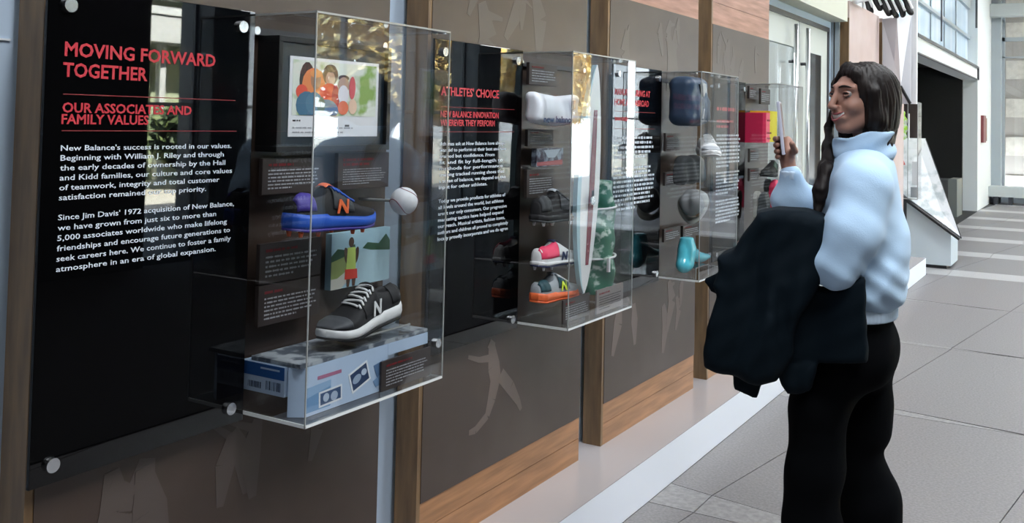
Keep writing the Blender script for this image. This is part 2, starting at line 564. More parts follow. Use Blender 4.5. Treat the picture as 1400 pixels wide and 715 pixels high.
# ------------------------------------------------------------------ door bay, bulkhead, second run, far end
bulk = struct(MB().box(-1.9, -1.735, 5.86, 7.80, 2.322, 4.6).build('wall_bulkhead', M['cream']))
dw = struct(MB().box(-2.05, -1.865, 5.86, 6.0, 0, 2.322).box(-2.05, -1.865, 7.74, 7.86, 0, 2.322).box(-2.05, -1.865, 6.0, 7.74, 2.27, 2.322).build('wall_door_bay', M['gap']))
door = struct(MB().box(-1.90, -1.86, 6.0, 7.74, 2.235, 2.27).box(-1.90, -1.86, 6.0, 6.04, 0, 2.235).box(-1.90, -1.86, 7.70, 7.74, 0, 2.235).build('door_1', M['frame_dark']))
M['door_leaf'] = mat('pale_grey_door', (0.62, 0.65, 0.62), 0.45)
M['dark_lite'] = mat('dark_door_glass', (0.03, 0.04, 0.05), 0.08, spec=0.7)
lf = box('door_leaf', -1.895, -1.87, 6.88, 7.70, 0.0, 2.235, M['door_leaf'], door)
box('glass_lite', -1.869, -1.866, 7.09, 7.50, 0.55, 2.03, M['dark_lite'], lf)
lf2 = MB().box(-1.895, -1.87, 6.04, 6.86, 2.04, 2.235).box(-1.895, -1.87, 6.04, 6.16, 0, 2.04).box(-1.895, -1.87, 6.78, 6.86, 0, 2.04).box(-1.895, -1.87, 6.16, 6.78, 0, 0.3).build('glazed_leaf', M['door_leaf'], door)
box('leaf_pane', -1.886, -1.88, 6.16, 6.78, 0.3, 2.04, M['window_glass'], lf2)
for yy in (6.62, 6.93):
    pb = MB().tube([(-1.82, yy, 0.55), (-1.82, yy, 2.19)], 0.016, 10).build('pull_bar', M['chrome'], door, True)
    for zz in (0.8, 1.93):
        MB().tube([(-1.87, yy, zz), (-1.82, yy, zz)], 0.012, 8).build('bar_bracket', M['frame_dark'], pb, True)
# what shows through the glazed leaf: a lit corridor with dark frames
struct(MB().box(-3.2, -3.1, 5.0, 8.2, 0, 2.8).box(-3.2, -2.05, 4.95, 5.0, 0, 2.8).box(-3.2, -2.05, 8.2, 8.25, 0, 2.8).box(-3.2, -2.0, 4.95, 8.25, 2.8, 2.9).build('wall_corridor', M['wall_white']))
area_light('corridor_lamp', (-2.8, 6.6, 2.75), (0, 0, 0), 0.4, 1.6, 16, (1.0, 0.98, 0.95))
cf = struct(MB().box(-2.62, -2.56, 6.25, 6.33, 0, 2.05).box(-2.62, -2.56, 6.62, 6.70, 0, 2.05).box(-2.62, -2.56, 6.2, 7.3, 1.95, 2.05).box(-2.62, -2.56, 6.2, 7.3, 1.42, 1.52).build('window_7', M['frame_dark']))
# mirrored blue-grey jamb between the door and the second boards
struct(MB().box(-1.88, -1.845, 7.80, 7.826, 0, 2.34).box(-1.835, -1.80, 7.805, 7.83, 0, 2.34).build('trim_4', M['frame_grey']))
struct(MB().box(-2.25, -1.865, 7.86, 10.44, 0.0, 4.6).box(-2.5, -2.2, 10.44, 12.30, 0.0, 4.6).build('wall_left_far', M['wall_white']))

# far opening, fascia, balustrade glass
XW = -1.924
M['black_void'] = mat('unlit_room_black', (0.003, 0.003, 0.003), 0.9)  # darkness of the unlit room put into its wall colour
struct(MB().box(XW - 0.25, XW, 12.3, 19.2, 2.405, 2.63).build('trim_5', M['wall_white']))
struct(MB().box(XW, XW + 0.03, 12.3, 19.2, 2.615, 2.65).box(XW, XW + 0.03, 19.12, 19.2, 2.405, 2.615).box(XW, XW + 0.02, 12.3, 19.2, 2.40, 2.42).build('trim_6', M['frame_dark']))
struct(MB().box(XW - 0.25, XW, 19.2, 22.0, 0, 4.6).build('wall_left_end', M['wall_white']))
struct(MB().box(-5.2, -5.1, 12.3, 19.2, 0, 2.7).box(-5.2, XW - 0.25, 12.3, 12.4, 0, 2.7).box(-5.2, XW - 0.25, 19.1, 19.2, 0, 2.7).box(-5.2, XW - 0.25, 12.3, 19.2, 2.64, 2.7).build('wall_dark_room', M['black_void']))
struct(box('floor_dark_room', -5.2, -1.93, 12.3, 19.2, -0.05, 0.0, M['wall_dark']))
M['upper'] = mat('pale_blue_upper_glass', (0.5, 0.64, 0.8), 0.25, vary=(1.2, (0.66, 0.76, 0.88), 2, (1, 3, 0.2), 0.4, 0.7))
up = struct(box('window_8', XW - 0.2, XW - 0.17, 12.3, 19.2, 2.65, 4.6, M['upper']))
for z in (3.16, 3.72):
    box('rail', XW - 0.17, XW - 0.12, 12.3, 19.2, z, z + (0.05 if z < 3.5 else 0.16), M['frame_grey'], up)
for y in (13.2, 14.6, 16.0, 17.4):
    box('upper_mullion', XW - 0.17, XW - 0.15, y, y + 0.02, 2.65, 4.6, M['frame_grey'], up)
struct(MB().tube([(XW + 0.12, 13.6, 2.65), (XW + 0.12, 13.6, 4.6)], 0.012, 6).tube([(XW + 0.1, 18.0, 3.25), (XW + 0.1, 18.0, 4.6)], 0.02, 6).build('trim_7', M['frame_dark']))
# grey counter inside the dark room
ct = thing('counter', 'grey reception counter standing in the dark far opening', 'counter', (-2.5, 18.4, 0))
M['ctr'] = mat('dark_grey_laminate', (0.05, 0.05, 0.052), 0.6)
M['ctr2'] = mat('mid_grey_laminate', (0.16, 0.17, 0.16), 0.6)
box('body', -3.3, -2.22, 17.6, 18.3, 0.0, 1.0 * 0.62, M['ctr'], ct)
box('end_panel', -2.22, -2.08, 17.6, 18.3, 0.0, 0.64, M['ctr2'], ct)
# end wall at Y = 22 : column, beam, window onto the stone wall, bench
YE = 22.0
xa, xb = -1.9876, -1.7383
struct(box('column_2', xa, xb, YE - 0.25, YE + 0.1, 0, 4.6, M['frame_grey']))
struct(box('wall_end', -5.3, xa, YE, YE + 0.2, 0, 4.6, M['wall_white']))
M['beam'] = mat('pale_grey_beam', (0.45, 0.48, 0.48), 0.5)
struct(box('beam_1', xa - 0.08, 4.5, YE - 0.55, YE - 0.25, 3.82, 4.0742, M['beam']))
w9 = struct(MB().box(xb, 4.5, YE, YE + 0.08, 0.0, 0.3).box(xb, 4.5, YE, YE + 0.08, 3.35, 3.43).box(xb, 4.5, YE, YE + 0.08, 3.0, 3.03).box(xb, 4.5, YE, YE + 0.08, 4.5, 4.6).build('window_9', M['frame_grey']))
for k in range(4):
    box('mullion', xb + 1.4 * k, xb + 1.4 * k + 0.05, YE, YE + 0.08, 0.3, 4.5, M['frame_grey'], w9)
box('pane', xb, 4.5, YE + 0.03, YE + 0.036, 0.3, 4.5, M['window_glass'], w9)
M['stone'] = mat('pale_beige_stone', (0.66, 0.6, 0.53), 0.8, vary=(7, (0.5, 0.45, 0.4), 6, (1, 1, 1), 0.4, 0.75))
M['stone_joint'] = mat('stone_mortar', (0.4, 0.36, 0.33), 0.9)
sw = struct(box('wall_stone', -2.5, 5.5, 25.0, 25.2, 0, 6.2, M['stone_joint']))
for r in range(12):
    for c in range(4):
        x0 = -1.9 + c * 0.9 + (0.45 if r % 2 else 0)
        box('stone_block', x0 + 0.008, x0 + 0.892, 24.96 + random.uniform(-0.01, 0.01), 25.0, r * 0.45 + 0.008, r * 0.45 + 0.442, M['stone'], sw)
struct(MB().box(-2.6, -2.5, 22.2, 25.2, 0, 4.6).box(5.5, 5.6, 22.2, 25.2, 0, 4.6).build('wall_light_block', M['stone_joint']))  # unseen side walls added to keep sky light off the stone wall
bn = thing('bench', 'low grey metal bench below the far window', 'bench', (-0.8, 21.5, 0))
box('seat', xa + 0.05, 0.6, 21.2, 21.75, 0.16, 0.36, M['beam'], bn)
for x in (xa + 0.15, xa + 0.42, -0.9, -0.2, 0.4):
    box('leg', x, x + 0.07, 21.3, 21.65, 0.0, 0.16, M['frame_dark'], bn)
sg = thing('wall_sign', 'small dark red sign on the white wall right of the dark opening', 'sign', (XW, 20.4, 1.6))
M['signred'] = mat('maroon_sign', (0.16, 0.03, 0.035), 0.4)
box('sign_plate', XW, XW + 0.05, 19.75, 20.2, 1.2509, 1.765, M['signred'], sg)
box('sign_edge', XW, XW + 0.03, 20.25, 20.6, 1.2787, 1.7233, M['wood_side'], sg)

# =================================================================== BOARDS
def board(i, y0, y1, label, z0=0.1706, ztop=2.42):
    t = thing('display_board', label, 'display board', (XB, y0, z0), None)
    fm = 0.335 if i < 9 else 0.4
    # timber body with visible oak cheek
    box('side_cheek', -1.815, XB + 0.001, y0, y0 + 0.018, z0, ztop, M['wood_side'], t)
    box('back_body', -1.815, XB - 0.03, y0 + 0.018, y1, z0, ztop, M['wood_side'], t)
    zs = 0.255
    box('plank', XB - 0.03, XB, y0 + 0.018, y1, z0, zs - 0.001, M['wood'], t)
    box('plank', XB - 0.03, XB, y0 + 0.018, y1, zs + 0.001, fm, M['wood'], t)
    box('mural_sheet', XB - 0.03, XB + 0.003, y0 + 0.018, y1, fm + 0.001, 2.0 - 0.001, M['mural'], t)
    box('plank', XB - 0.03, XB, y0 + 0.018, y1, 2.0, 2.115, M['wood_red'], t)
    box('plank', XB - 0.03, XB, y0 + 0.018, y1, 2.117, ztop, M['wood_red'], t)
    return t
boards = [board(0, 1.085, 2.105, 'timber and taupe board behind the leftmost glass panel and first case'),
          board(1, 2.287, 3.308, 'timber and taupe board with a faint running figure below the second case'),
          board(2, 3.495, 4.515, 'timber and taupe board behind the case with the blue foot form'),
          board(3, 4.70, 5.70, 'timber and taupe board behind the case the woman photographs')]
# far printed boards, window glare put into their pale face colour
M['far_face'] = mat('pink_glare_face', (0.52, 0.38, 0.35), 0.4, vary=(1.6, (0.64, 0.52, 0.5), 3, (1, 1, 1), 0.4, 0.7))
for i, (a, b) in enumerate(((7.845, 9.075), (9.21, 10.38))):
    t = thing('display_board', ['pale pink printed board with brown edge behind the woman\'s head', 'printed board coloured pale for window glare, beside the folded white banner'][i], 'display board', (XB, a, 0.17))
    box('side_cheek', -1.855, XB + 0.001, a, a + 0.02, 0.1706, 2.36 + 0.1 * i, M['wood_side'], t)
    box('face_panel', -1.855, XB, a + 0.02, b, 0.1706, 2.50, M['far_face'], t)

# faint printed figures on the taupe film (flat print)
def print_poly(name, polys, m, parent, x=XB + 0.0034):
    mb = MB()
    for i, p in enumerate(polys): mb.prism(p, 0, x - 0.0006, x + 0.00004 * i)
    return mb.build(name, m, parent)
def limb(pts, r):
    """2D polyline with widths -> list of quads"""
    out = []
    for (a, ra), (b, rb) in zip(zip(pts, r), list(zip(pts, r))[1:]):
        dx, dy = b[0] - a[0], b[1] - a[1]
        L = math.hypot(dx, dy) or 1
        nx, ny = -dy / L, dx / L
        out.append([(a[0] + nx * ra, a[1] + ny * ra), (b[0] + nx * rb, b[1] + ny * rb), (b[0] - nx * rb, b[1] - ny * rb), (a[0] - nx * ra, a[1] - ny * ra)])
    return out
fig = limb([(2.6714, 0.7311), (2.6875, 0.6608), (2.7029, 0.6095)], [0.018, 0.034, 0.03])
fig += limb([(2.7024, 0.6216), (2.6785, 0.5552), (2.6543, 0.5064), (2.5875, 0.4768), (2.5503, 0.4775)], [0.03, 0.024, 0.014, 0.012, 0.008])
fig += limb([(2.7293, 0.623), (2.7961, 0.5642), (2.8458, 0.508), (2.8666, 0.473)], [0.024, 0.024, 0.014, 0.008])
fig += limb([(2.6555, 0.6912), (2.5995, 0.6978), (2.5363, 0.7198)], [0.012, 0.009, 0.006])
fig += limb([(2.6797, 0.7439), (2.6631, 0.7183)], [0.017, 0.02])
print_poly('mural_figure', fig, M['ghost'], boards[1])
rg = random.Random(12)
def crowd(parent, y0, y1, z0, z1, n, seed, m):
    rg = random.Random(seed)
    pol = []
    for i in range(n):
        y = rg.uniform(y0, y1); z = rg.uniform(z0, z1); s = rg.uniform(0.5, 1.15)
        pol += limb([(y, z), (y + rg.uniform(-.05, .05) * s, z - .1 * s), (y + rg.uniform(-.08, .08) * s, z - .24 * s)], [0.02 * s, 0.045 * s, 0.015 * s])
        pol += limb([(y, z - .03 * s), (y + rg.uniform(-.12, .12) * s, z - rg.uniform(-.06, .12) * s)], [0.016 * s, 0.006 * s])
    print_poly('mural_figures', pol, m, parent)['kind'] = 'stuff'
crowd(boards[0], 1.25, 2.0, 0.72, 0.75, 7, 1, M['ghost2'])
crowd(boards[2], 3.6, 4.4, 0.62, 0.76, 6, 3, M['ghost'])
crowd(boards[1], 2.4, 3.2, 1.82, 1.98, 5, 5, M['ghost2'])
crowd(boards[2], 3.6, 4.4, 1.84, 1.98, 7, 6, M['ghost2'])
crowd(boards[3], 4.8, 5.6, 1.84, 1.98, 7, 7, M['ghost2'])

# =================================================================== GLASS TEXT PANELS
def glass_panel(y0, y1, label, z0=0.775, z1=1.712):
    t = thing('text_panel', label, 'panel', (XP, y0, z0))
    box('glass_sheet', XP - 0.008, XP, y0, y1, z0, z1, M['black_glass'], t, 0.0012)
    for yy in (y0 + 0.042, y1 - 0.042 if y1 - y0 < 0.6 else y1 - 0.05):
        for zz in (z0 + 0.036, z1 - 0.038):
            s = MB().tube([(XB + 0.0036, yy, zz), (XP + 0.001, yy, zz), (XP + 0.009, yy, zz)], [0.008, 0.0135, 0.0135], 18).build('standoff_bolt', M['chrome'], t, False)
    return t
XT = XP + 0.0005
p = glass_panel(1.067, 1.575, 'large black glass panel with MOVING FORWARD TOGETHER in red, at far left')
wall_text('heading_line', 'MOVING FORWARD', XT, 1.104, 1.578, 0.0265, M['red_print'], p, 0.358, 0.022)
wall_text('heading_line', 'TOGETHER', XT, 1.102, 1.5385, 0.0265, M['red_print'], p, 0.186, 0.022)
box('rule', XT, XT + 0.0008, 1.104, 1.522, 1.504, 1.5058, M['red_dim'], p)
wall_text('subheading_line', 'OUR ASSOCIATES AND', XT, 1.104, 1.4705, 0.0185, M['red_print'], p, 0.298, 0.022)
wall_text('subheading_line', 'FAMILY VALUES', XT, 1.103, 1.4485, 0.0185, M['red_print'], p, 0.192, 0.022)
box('rule', XT, XT + 0.0008, 1.104, 1.528, 1.4345, 1.4363, M['red_dim'], p)
text_lines('body_text', [("New Balance's success is rooted in our values.", .411), ('Beginning with William J. Riley and through', .390), ('the early decades of ownership by the Hall', .395), ('and Kidd families, our culture and core values', .415), ('of teamwork, integrity and total customer', .380), ('satisfaction remained our top priority.', .344)], XT, 1.104, 1.3975, 0.0187, 0.0105, M['white_print'], p, 0.006)
text_lines('body_text', [("Since Jim Davis' 1972 acquisition of New Balance,", .424), ('we have grown from just six to more than', .374), ('5,000 associates worldwide who make lifelong', .405), ('friendships and encourage future generations to', .415), ('seek careers here. We continue to foster a family', .418), ('atmosphere in an era of global expansion.', .376)], XT, 1.104, 1.2665, 0.0194, 0.0105, M['white_print'], p, 0.006)

p = glass_panel(2.272, 2.772, "black glass panel with ATHLETES' CHOICE in red, between first and second cases")
wall_text('heading_line', "ATHLETES' CHOICE", XT, 2.307, 1.545, 0.0255, M['red_print'], p, 0.318, 0.022)
box('rule', XT, XT + 0.0008, 2.307, 2.722, 1.509, 1.5108, M['red_dim'], p)
wall_text('subheading_line', 'NEW BALANCE INNOVATION', XT, 2.307, 1.4795, 0.0185, M['red_print'], p, 0.318, 0.022)
wall_text('subheading_line', 'WHEREVER THEY PERFORM', XT, 2.307, 1.4535, 0.0185, M['red_print'], p, 0.297, 0.022)
box('rule', XT, XT + 0.0008, 2.307, 2.722, 1.4345, 1.4363, M['red_dim'], p)
text_lines('body_text', [('Athletes ask at New Balance have always', .36), ('wanted to perform at their best and have', .37), ('trained but confidence. From', .30), ('fit and fit by full-length to', .35), ('methods for performance', .35), ('training tracked running shoes that', .36), ('a sense of balance, we depend on this', .37), ('input for other athletes.', .26)], XT, 2.307, 1.394, 0.0185, 0.0105, M['white_print'], p, 0.006)
text_lines('body_text', [('Today we provide products for athletes of', .37), ('all levels around the world, but athletes', .36), ('aren\'t our only consumers. Our progressive', .38), ('marketing tactics have helped expand', .36), ('our reach. Musical artists, fashion icons,', .37), ('authors and children all proved to completely', .39), ('locally proudly incorporate and we do agree', .39)], XT, 2.307, 1.2235, 0.0187, 0.0105, M['white_print'], p, 0.006)

p = glass_panel(3.475, 3.972, 'black glass panel with two red heading lines, between second and third cases')
wall_text('heading_line', 'MANUFACTURING AT', XT, 3.49, 1.588, 0.0255, M['red_print'], p, 0.352, 0.022)
wall_text('heading_line', 'HOME AND ABROAD', XT, 3.49, 1.546, 0.0255, M['red_print'], p, 0.34, 0.022)
box('rule', XT, XT + 0.0008, 3.49, 3.90, 1.520, 1.5218, M['red_dim'], p)
word_bars('subheading_marks', XT, 3.495, 3.78, 1.505, 1.475, 1, M['red_print'], p, 0.62, 0.0, seed=4)
box('rule', XT, XT + 0.0008, 3.49, 3.90, 1.449, 1.4508, M['red_dim'], p)
word_bars('body_marks', XT, 3.49, 3.90, 1.422, 1.322, 5, M['white_print'], p, 0.6, 0.12, seed=5)
word_bars('body_marks', XT, 3.49, 3.90, 1.296, 1.11, 10, M['white_print'], p, 0.6, 0.12, seed=6)

p = glass_panel(4.655, 5.15, 'black glass panel with small red lettering, just left of the phone-side case')
word_bars('heading_marks', XT, 4.69, 5.06, 1.575, 1.54, 1, M['red_print'], p, 0.62, 0.0, seed=8)
word_bars('subheading_marks', XT, 4.69, 4.95, 1.508, 1.452, 2, M['red_print'], p, 0.55, 0.0, seed=9)
word_bars('body_marks', XT, 4.69, 5.07, 1.43, 1.25, 9, M['white_print'], p, 0.6, 0.12, seed=10)
word_bars('body_marks', XT, 4.69, 5.07, 1.235, 1.11, 7, M['white_print'], p, 0.6, 0.12, seed=11)
word_bars('body_marks', XT, 4.69, 5.07, 1.09, 0.965, 7, M['white_print'], p, 0.6, 0.12, seed=12)

# =================================================================== CAPTION PLAQUES
def plaque(label, y0, y1, z0, z1, x=-1.68, rows=6, head=1, m='plaque', seed=1, tilt=0.0, dark=True, group=None, th=0.012):
    t = thing('caption_plaque', label, 'caption plaque', (x, y0, z0), group)
    box('plate', x - th, x, y0, y1, z0, z1, M[m], t, 0.001)
    h, w = z1 - z0, y1 - y0
    zt = z1 - h * 0.12
    zh = zt - h * 0.13 * head
    mrg = w * 0.09
    if y1 - y0 > 0.1:
        word_bars('heading_marks', x + 0.0003, y0 + mrg, y1 - w * 0.25, zt, zh, head, M['red_dim'], t, 0.6, 0.1, seed=seed + 50)
    word_bars('caption_marks', x + 0.0003, y0 + mrg, y1 - mrg * 0.7, zh - h * 0.04, z0 + h * 0.12, rows, M['grey_print'] if dark else M['plaque'], t, 0.45, 0.12, seed=seed)
    return t

# =================================================================== ACRYLIC CASES
def acrylic_case(y0, y1, label):
    z0, z1 = 0.787, 1.708
    t = thing('display_case', label, 'display case', (XB, y0, z0))
    e = 0.006
    x0, x1 = XB + 0.004, XF
    f = box('front_panel', x1 - e, x1, y0 + e, y1 - e, z0 + e, z1 - e, M['acrylic'], t)
    a = box('side_panel', x0, x1, y0, y0 + e, z0 + e, z1 - e, M['acrylic'], t)
    b = box('side_panel', x0, x1, y1 - e, y1, z0 + e, z1 - e, M['acrylic'], t)
    c = box('top_panel', x0, x1, y0, y1, z1 - e, z1, M['acrylic'], t)
    d = box('bottom_panel', x0, x1, y0, y1, z0, z0 + e, M['acrylic'], t)
    w = 0.0026
    # polished cut edges, their gleam put into the colour of grey and white strips
    for (xa_, xb_, ya, yb_, za, zb) in ((x1 - w, x1 + 0.0004, y0 - 0.0004, y0 + w * 0.8, z0, z1), (x1 - w, x1 + 0.0004, y1 - w * 0.8, y1 + 0.0004, z0, z1)):
        box('polished_edge', xa_, xb_, ya, yb_, za, zb, M['acrylic_edge'], f)
    for (xa_, xb_, ya, yb_, za, zb) in ((x1 - w, x1 + 0.0004, y0, y1, z1 - 0.004, z1 + 0.0004), (x0, x1, y0 - 0.0004, y0 + 0.003, z1 - 0.004, z1 + 0.0004), (x0, x1, y1 - 0.003, y1 + 0.0004, z1 - 0.003, z1 + 0.0004)):
        box('polished_edge', xa_, xb_, ya, yb_, za, zb, M['acrylic_edge'], c)
    for (xa_, xb_, ya, yb_, za, zb) in ((x1 - 0.004, x1 + 0.0004, y0, y1, z0 - 0.0004, z0 + 0.006), (x0, x1, y0 - 0.0004, y0 + 0.004, z0 - 0.0004, z0 + 0.007), (x0, x1, y1 - 0.003, y1 + 0.0004, z0 - 0.0004, z0 + 0.005)):
        box('polished_edge', xa_, xb_, ya, yb_, za, zb, M['bright_edge'], d)
    box('mounting_rail', x0, x0 + 0.012, y0 + 0.01, y1 - 0.01, z1 - 0.045, z1 - 0.028, M['frame_dark'], t)
    for yy in (y0 + 0.02, y1 - 0.02):
        MB().tube([(x0 + 0.012, yy, z1 - 0.036), (x0 + 0.02, yy, z1 - 0.036)], 0.01, 14).build('standoff_bolt', M['chrome'], t)
    return t
acrylic_case(1.577, 2.085, 'leftmost clear acrylic case, holding a framed photo and a white baseball')
acrylic_case(2.779, 3.275, 'clear acrylic case holding a white towel and a surfboard')
acrylic_case(3.968, 4.465, 'clear acrylic case holding a navy pack and a blue foot form')
acrylic_case(5.15, 5.63, 'clear acrylic case in front of the raised phone')

# =================================================================== SHOES
def lerp(pts, t):
    for (a, va), (b, vb) in zip(pts, pts[1:]):
        if t <= b:
            u = (t - a) / (b - a)
            u = u * u * (3 - 2 * u) if False else u
            return va + (vb - va) * u
    return pts[-1][1]
WID = [(0, .012), (.03, .024), (.10, .033), (.25, .034), (.45, .033), (.62, .043), (.75, .048), (.88, .042), (.96, .026), (1, .008)]
HGT = [(0, .050), (.04, .072), (.10, .083), (.20, .080), (.32, .086), (.40, .098), (.50, .086), (.62, .066), (.75, .052), (.88, .040), (.96, .026), (1, .010)]
def shoe(name, label, y_heel, z, toe, L, mats, x=-1.60, pitch=0.0, yaw=0.0, letter=None, laces=None, spikes=None, sole_t=0.024, group=None, heel_to=0.20, low=1.0, cat='shoe'):
    """toe = +1: toe points to +Y, -1: toe points to -Y. Side seen is the one facing +X."""
    t = thing(name, label, cat, (x, y_heel, z), group)
    s = L / 0.28
    cp, sp = math.cos(pitch), math.sin(pitch)
    cy, sy = math.cos(yaw), math.sin(yaw)
    def T(u, v, w):            # u heel->toe, v towards viewer, w up  (metres, unscaled 0.28 shoe)
        u, v, w = u * s, v * s, w * s
        u, w = u * cp - w * sp, u * sp + w * cp
        u, v = u * cy - v * sy, u * sy + v * cy
        return (x + v, y_heel + toe * u, z + w)
    LL = 0.28
    N, K = 44, 30
    def spring(t_): return 0.016 * max(0, (t_ - 0.72) / 0.28) ** 2 + 0.004 * max(0, (0.1 - t_) / 0.1)
    # sole
    V, Fc = [], []
    for i in range(N + 1):
        tt = 0.5 - 0.5 * math.cos(math.pi * i / N)
        w = lerp(WID, tt) * 1.10 + 0.002
        st = (sole_t * (1.15 if tt < 0.35 else 1.0 - 0.45 * (tt - 0.35))) * 1.0
        b = spring(tt)
        for (fx, fz) in ((-0.86, 0.0), (-1, 0.25), (-1.0, 0.7), (-0.9, 1.0), (0.9, 1.0), (1.0, 0.7), (1, 0.25), (0.86, 0.0)):
            V.append(T(tt * LL, fx * w, b + fz * st))
    for i in range(N):
        for k in range(8):
            Fc.append((i * 8 + k, (i + 1) * 8 + k, (i + 1) * 8 + (k + 1) % 8, i * 8 + (k + 1) % 8))
    Fc += [tuple(range(8)), tuple(range(len(V) - 1, len(V) - 9, -1))]
    mb = MB(); mb.add(V, Fc)
    sole = mb.build('midsole', mats['sole'], t, True)
    mb = MB()
    V, Fc = [], []
    for i in range(N + 1):
        tt = 0.5 - 0.5 * math.cos(math.pi * i / N)
        w = lerp(WID, tt) * 1.05 + 0.001
        b = spring(tt)
        for (fx, fz) in ((-1, -0.005), (-1, 0.001), (1, 0.001), (1, -0.005)):
            V.append(T(tt * LL, fx * w, b + fz))
    for i in range(N):
        for k in range(4):
            Fc.append((i * 4 + k, (i + 1) * 4 + k, (i + 1) * 4 + (k + 1) % 4, i * 4 + (k + 1) % 4))
    Fc += [(0, 1, 2, 3), tuple(range(len(V) - 1, len(V) - 5, -1))]
    mb.add(V, Fc)
    mb.build('outsole', mats.get('outsole', mats['sole']), t, True)
    # upper with sunken collar opening
    V, Fc = [], []
    def usec(tt, k, grow=0.0):
        w = lerp(WID, tt) + grow; h = lerp(HGT, tt) * low + grow
        st = sole_t * (1.1 if tt < 0.35 else 1.05 - 0.4 * (tt - 0.35)) * 0.9
        th = math.pi * k / K
        c, q = math.cos(th), math.sin(th)
        v = -w * math.copysign(abs(c) ** 0.75, c)
        top = (h - st) * (q ** 0.62)
        if 0.05 < tt < 0.40:                       # narrow towards the ankle
            v *= 1 - 0.30 * (q ** 2)
        if 0.055 < tt < 0.36 and grow == 0:
            ce = min(1, (tt - 0.055) / 0.05, (0.36 - tt) / 0.05)
            dd = max(0, (q - 0.80) / 0.20)
            top -= 0.040 * (dd ** 0.45) * ce
        return v, spring(tt) + st + max(top, 0)
    for i in range(N + 1):
        tt = 0.5 - 0.5 * math.cos(math.pi * i / N)
        tt = 0.012 + 0.976 * tt
        for k in range(K + 1):
            v, w_ = usec(tt, k)
            V.append(T(tt * LL, v, w_))
    for i in range(N):
        for k in range(K):
            a = i * (K + 1) + k
            Fc.append((a, a + K + 1, a + K + 2, a + 1))
    Fc += [tuple(range(K + 1)), tuple(range(len(V) - 1, len(V) - K - 2, -1))]
    mb = MB(); mb.add(V, Fc)
    up_ = mb.build('upper', mats['upper'], t, True)
    def patch(nm, t0, t1, k0, k1, m, grow=0.0015, parent=t, n=14):
        """an overlay following the upper between stations t0..t1 and angles k0..k1 (side towards viewer is k>K/2)"""
        V, Fc = [], []
        for i in range(n + 1):
            for j in range(9):
                tt = t0 + (t1 - t0) * i / n
                kk = k0 + (k1 - k0) * j / 8
                if callable(nm): pass
                v, w_ = usec(tt, kk, grow)
                V.append(T(tt * LL, v, w_))
        for i in range(n):
            for j in range(8):
                a = i * 9 + j
                Fc.append((a, a + 9, a + 10, a + 1))
        o = link(nm, V, Fc, m, parent, True)
        sm = o.modifiers.new('solid', 'SOLIDIFY'); sm.thickness = 0.0012; sm.offset = 0
        return o
    if 'toe' in mats: patch('toe_overlay', 0.80, 0.975, 2, K - 1, mats['toe'])
    if 'heel' in mats: patch('heel_overlay', 0.022, heel_to, K * 0.56, K - 1, mats['heel'])
    if 'mid' in mats: patch('side_overlay', 0.40, 0.62, K * 0.62, K - 1, mats['mid'])
    if 'fore' in mats: patch('vamp_overlay', 0.46, 0.82, 2, K - 1, mats['fore'], 0.0012)
    patch('tongue', 0.36, 0.44, K * 0.36, K * 0.64, mats.get('tongue', mats['upper']), 0.006, up_)
    if laces is not None:
        for i in range(6):
            tt = 0.42 + i * 0.042
            for (ka, kb) in ((K * 0.36, K * 0.64), ) if i % 2 else ((K * 0.64, K * 0.36),):
                pts = []
                for j in range(7):
                    kk = ka + (kb - ka) * j / 6
                    v, w_ = usec(tt + 0.022 * j / 6, kk, 0.004)
                    pts.append(T((tt + 0.022 * j / 6) * LL, v, w_))
                MB().tube(pts, 0.0032 * s, 6).build('lace', laces, t, True)
            pts = []
            for j in range(5):
                kk = K * 0.64 + (K * 0.08) * j / 4
                v, w_ = usec(tt + 0.02 * j / 4, kk, 0.004)
                pts.append(T((tt + 0.02 * j / 4) * LL, v, w_))
            MB().tube(pts, 0.0028 * s, 6).build('lace', laces, t, True)
    if letter is not None:
        lm, t0, hgt = letter
        V, Fc = text_geo('N', 1.0, 0.03)
        mn = [min(v[i] for v in V) for i in (0, 1)]; mx = [max(v[i] for v in V) for i in (0, 1)]
        Wd = []
        for v in V:
            a = (v[0] - mn[0]) / (mx[0] - mn[0]); b = (v[1] - mn[1]) / (mx[1] - mn[1])
            if toe < 0: a = 1 - a
            tt = t0 + (a + 0.25 * b * (1 if toe > 0 else -1)) * hgt * 0.95 / LL
            wz = sole_t * 1.15 + b * hgt
            # find the viewer-side angle whose height matches
            best = None
            for kq in range(int(K * 2), int(K * 4)):
                kk = kq / 4
                vv, ww = usec(tt, kk, 0.0055)
                e = abs(ww - wz)
                if best is None or e < best[0]: best = (e, vv)
            Wd.append(T(tt * LL, best[1] + (0.0008 if v[2] > 0 else -0.0008), wz))
        # fan faces of the glyph are large: keep as they are, the side is nearly flat
        link('letter_n', Wd, Fc, lm, t)
    if spikes is not None:
        for (tt, vv) in ((0.08, -.5), (0.08, .7), (0.27, .7), (0.62, -.6), (0.66, .7), (0.80, .6), (0.90, .0)):
            w = lerp(WID, tt)
            b = spring(tt)
            MB().tube([T(tt * LL, vv * w, b - 0.004), T(tt * LL, vv * w, b - 0.017)], [0.007 * s, 0.004 * s], 8).build('stud', spikes, t, True)
    # clear wall pegs that carry the shoe
    return t
def sm_(name, c, r=0.55, **k): return mat(name, c, r, **k)
m_blk = sm_('black_mesh_fabric', (0.012, 0.012, 0.014), 0.7, bump=(900, 0.4, 0.001))
m_blue = sm_('royal_blue_foam', (0.015, 0.10, 0.55), 0.45)
m_indigo = sm_('indigo_overlay', (0.06, 0.04, 0.30), 0.5)
m_org = sm_('orange_film', (0.85, 0.16, 0.05), 0.45)
m_wht = sm_('white_foam', (0.78, 0.79, 0.80), 0.5)
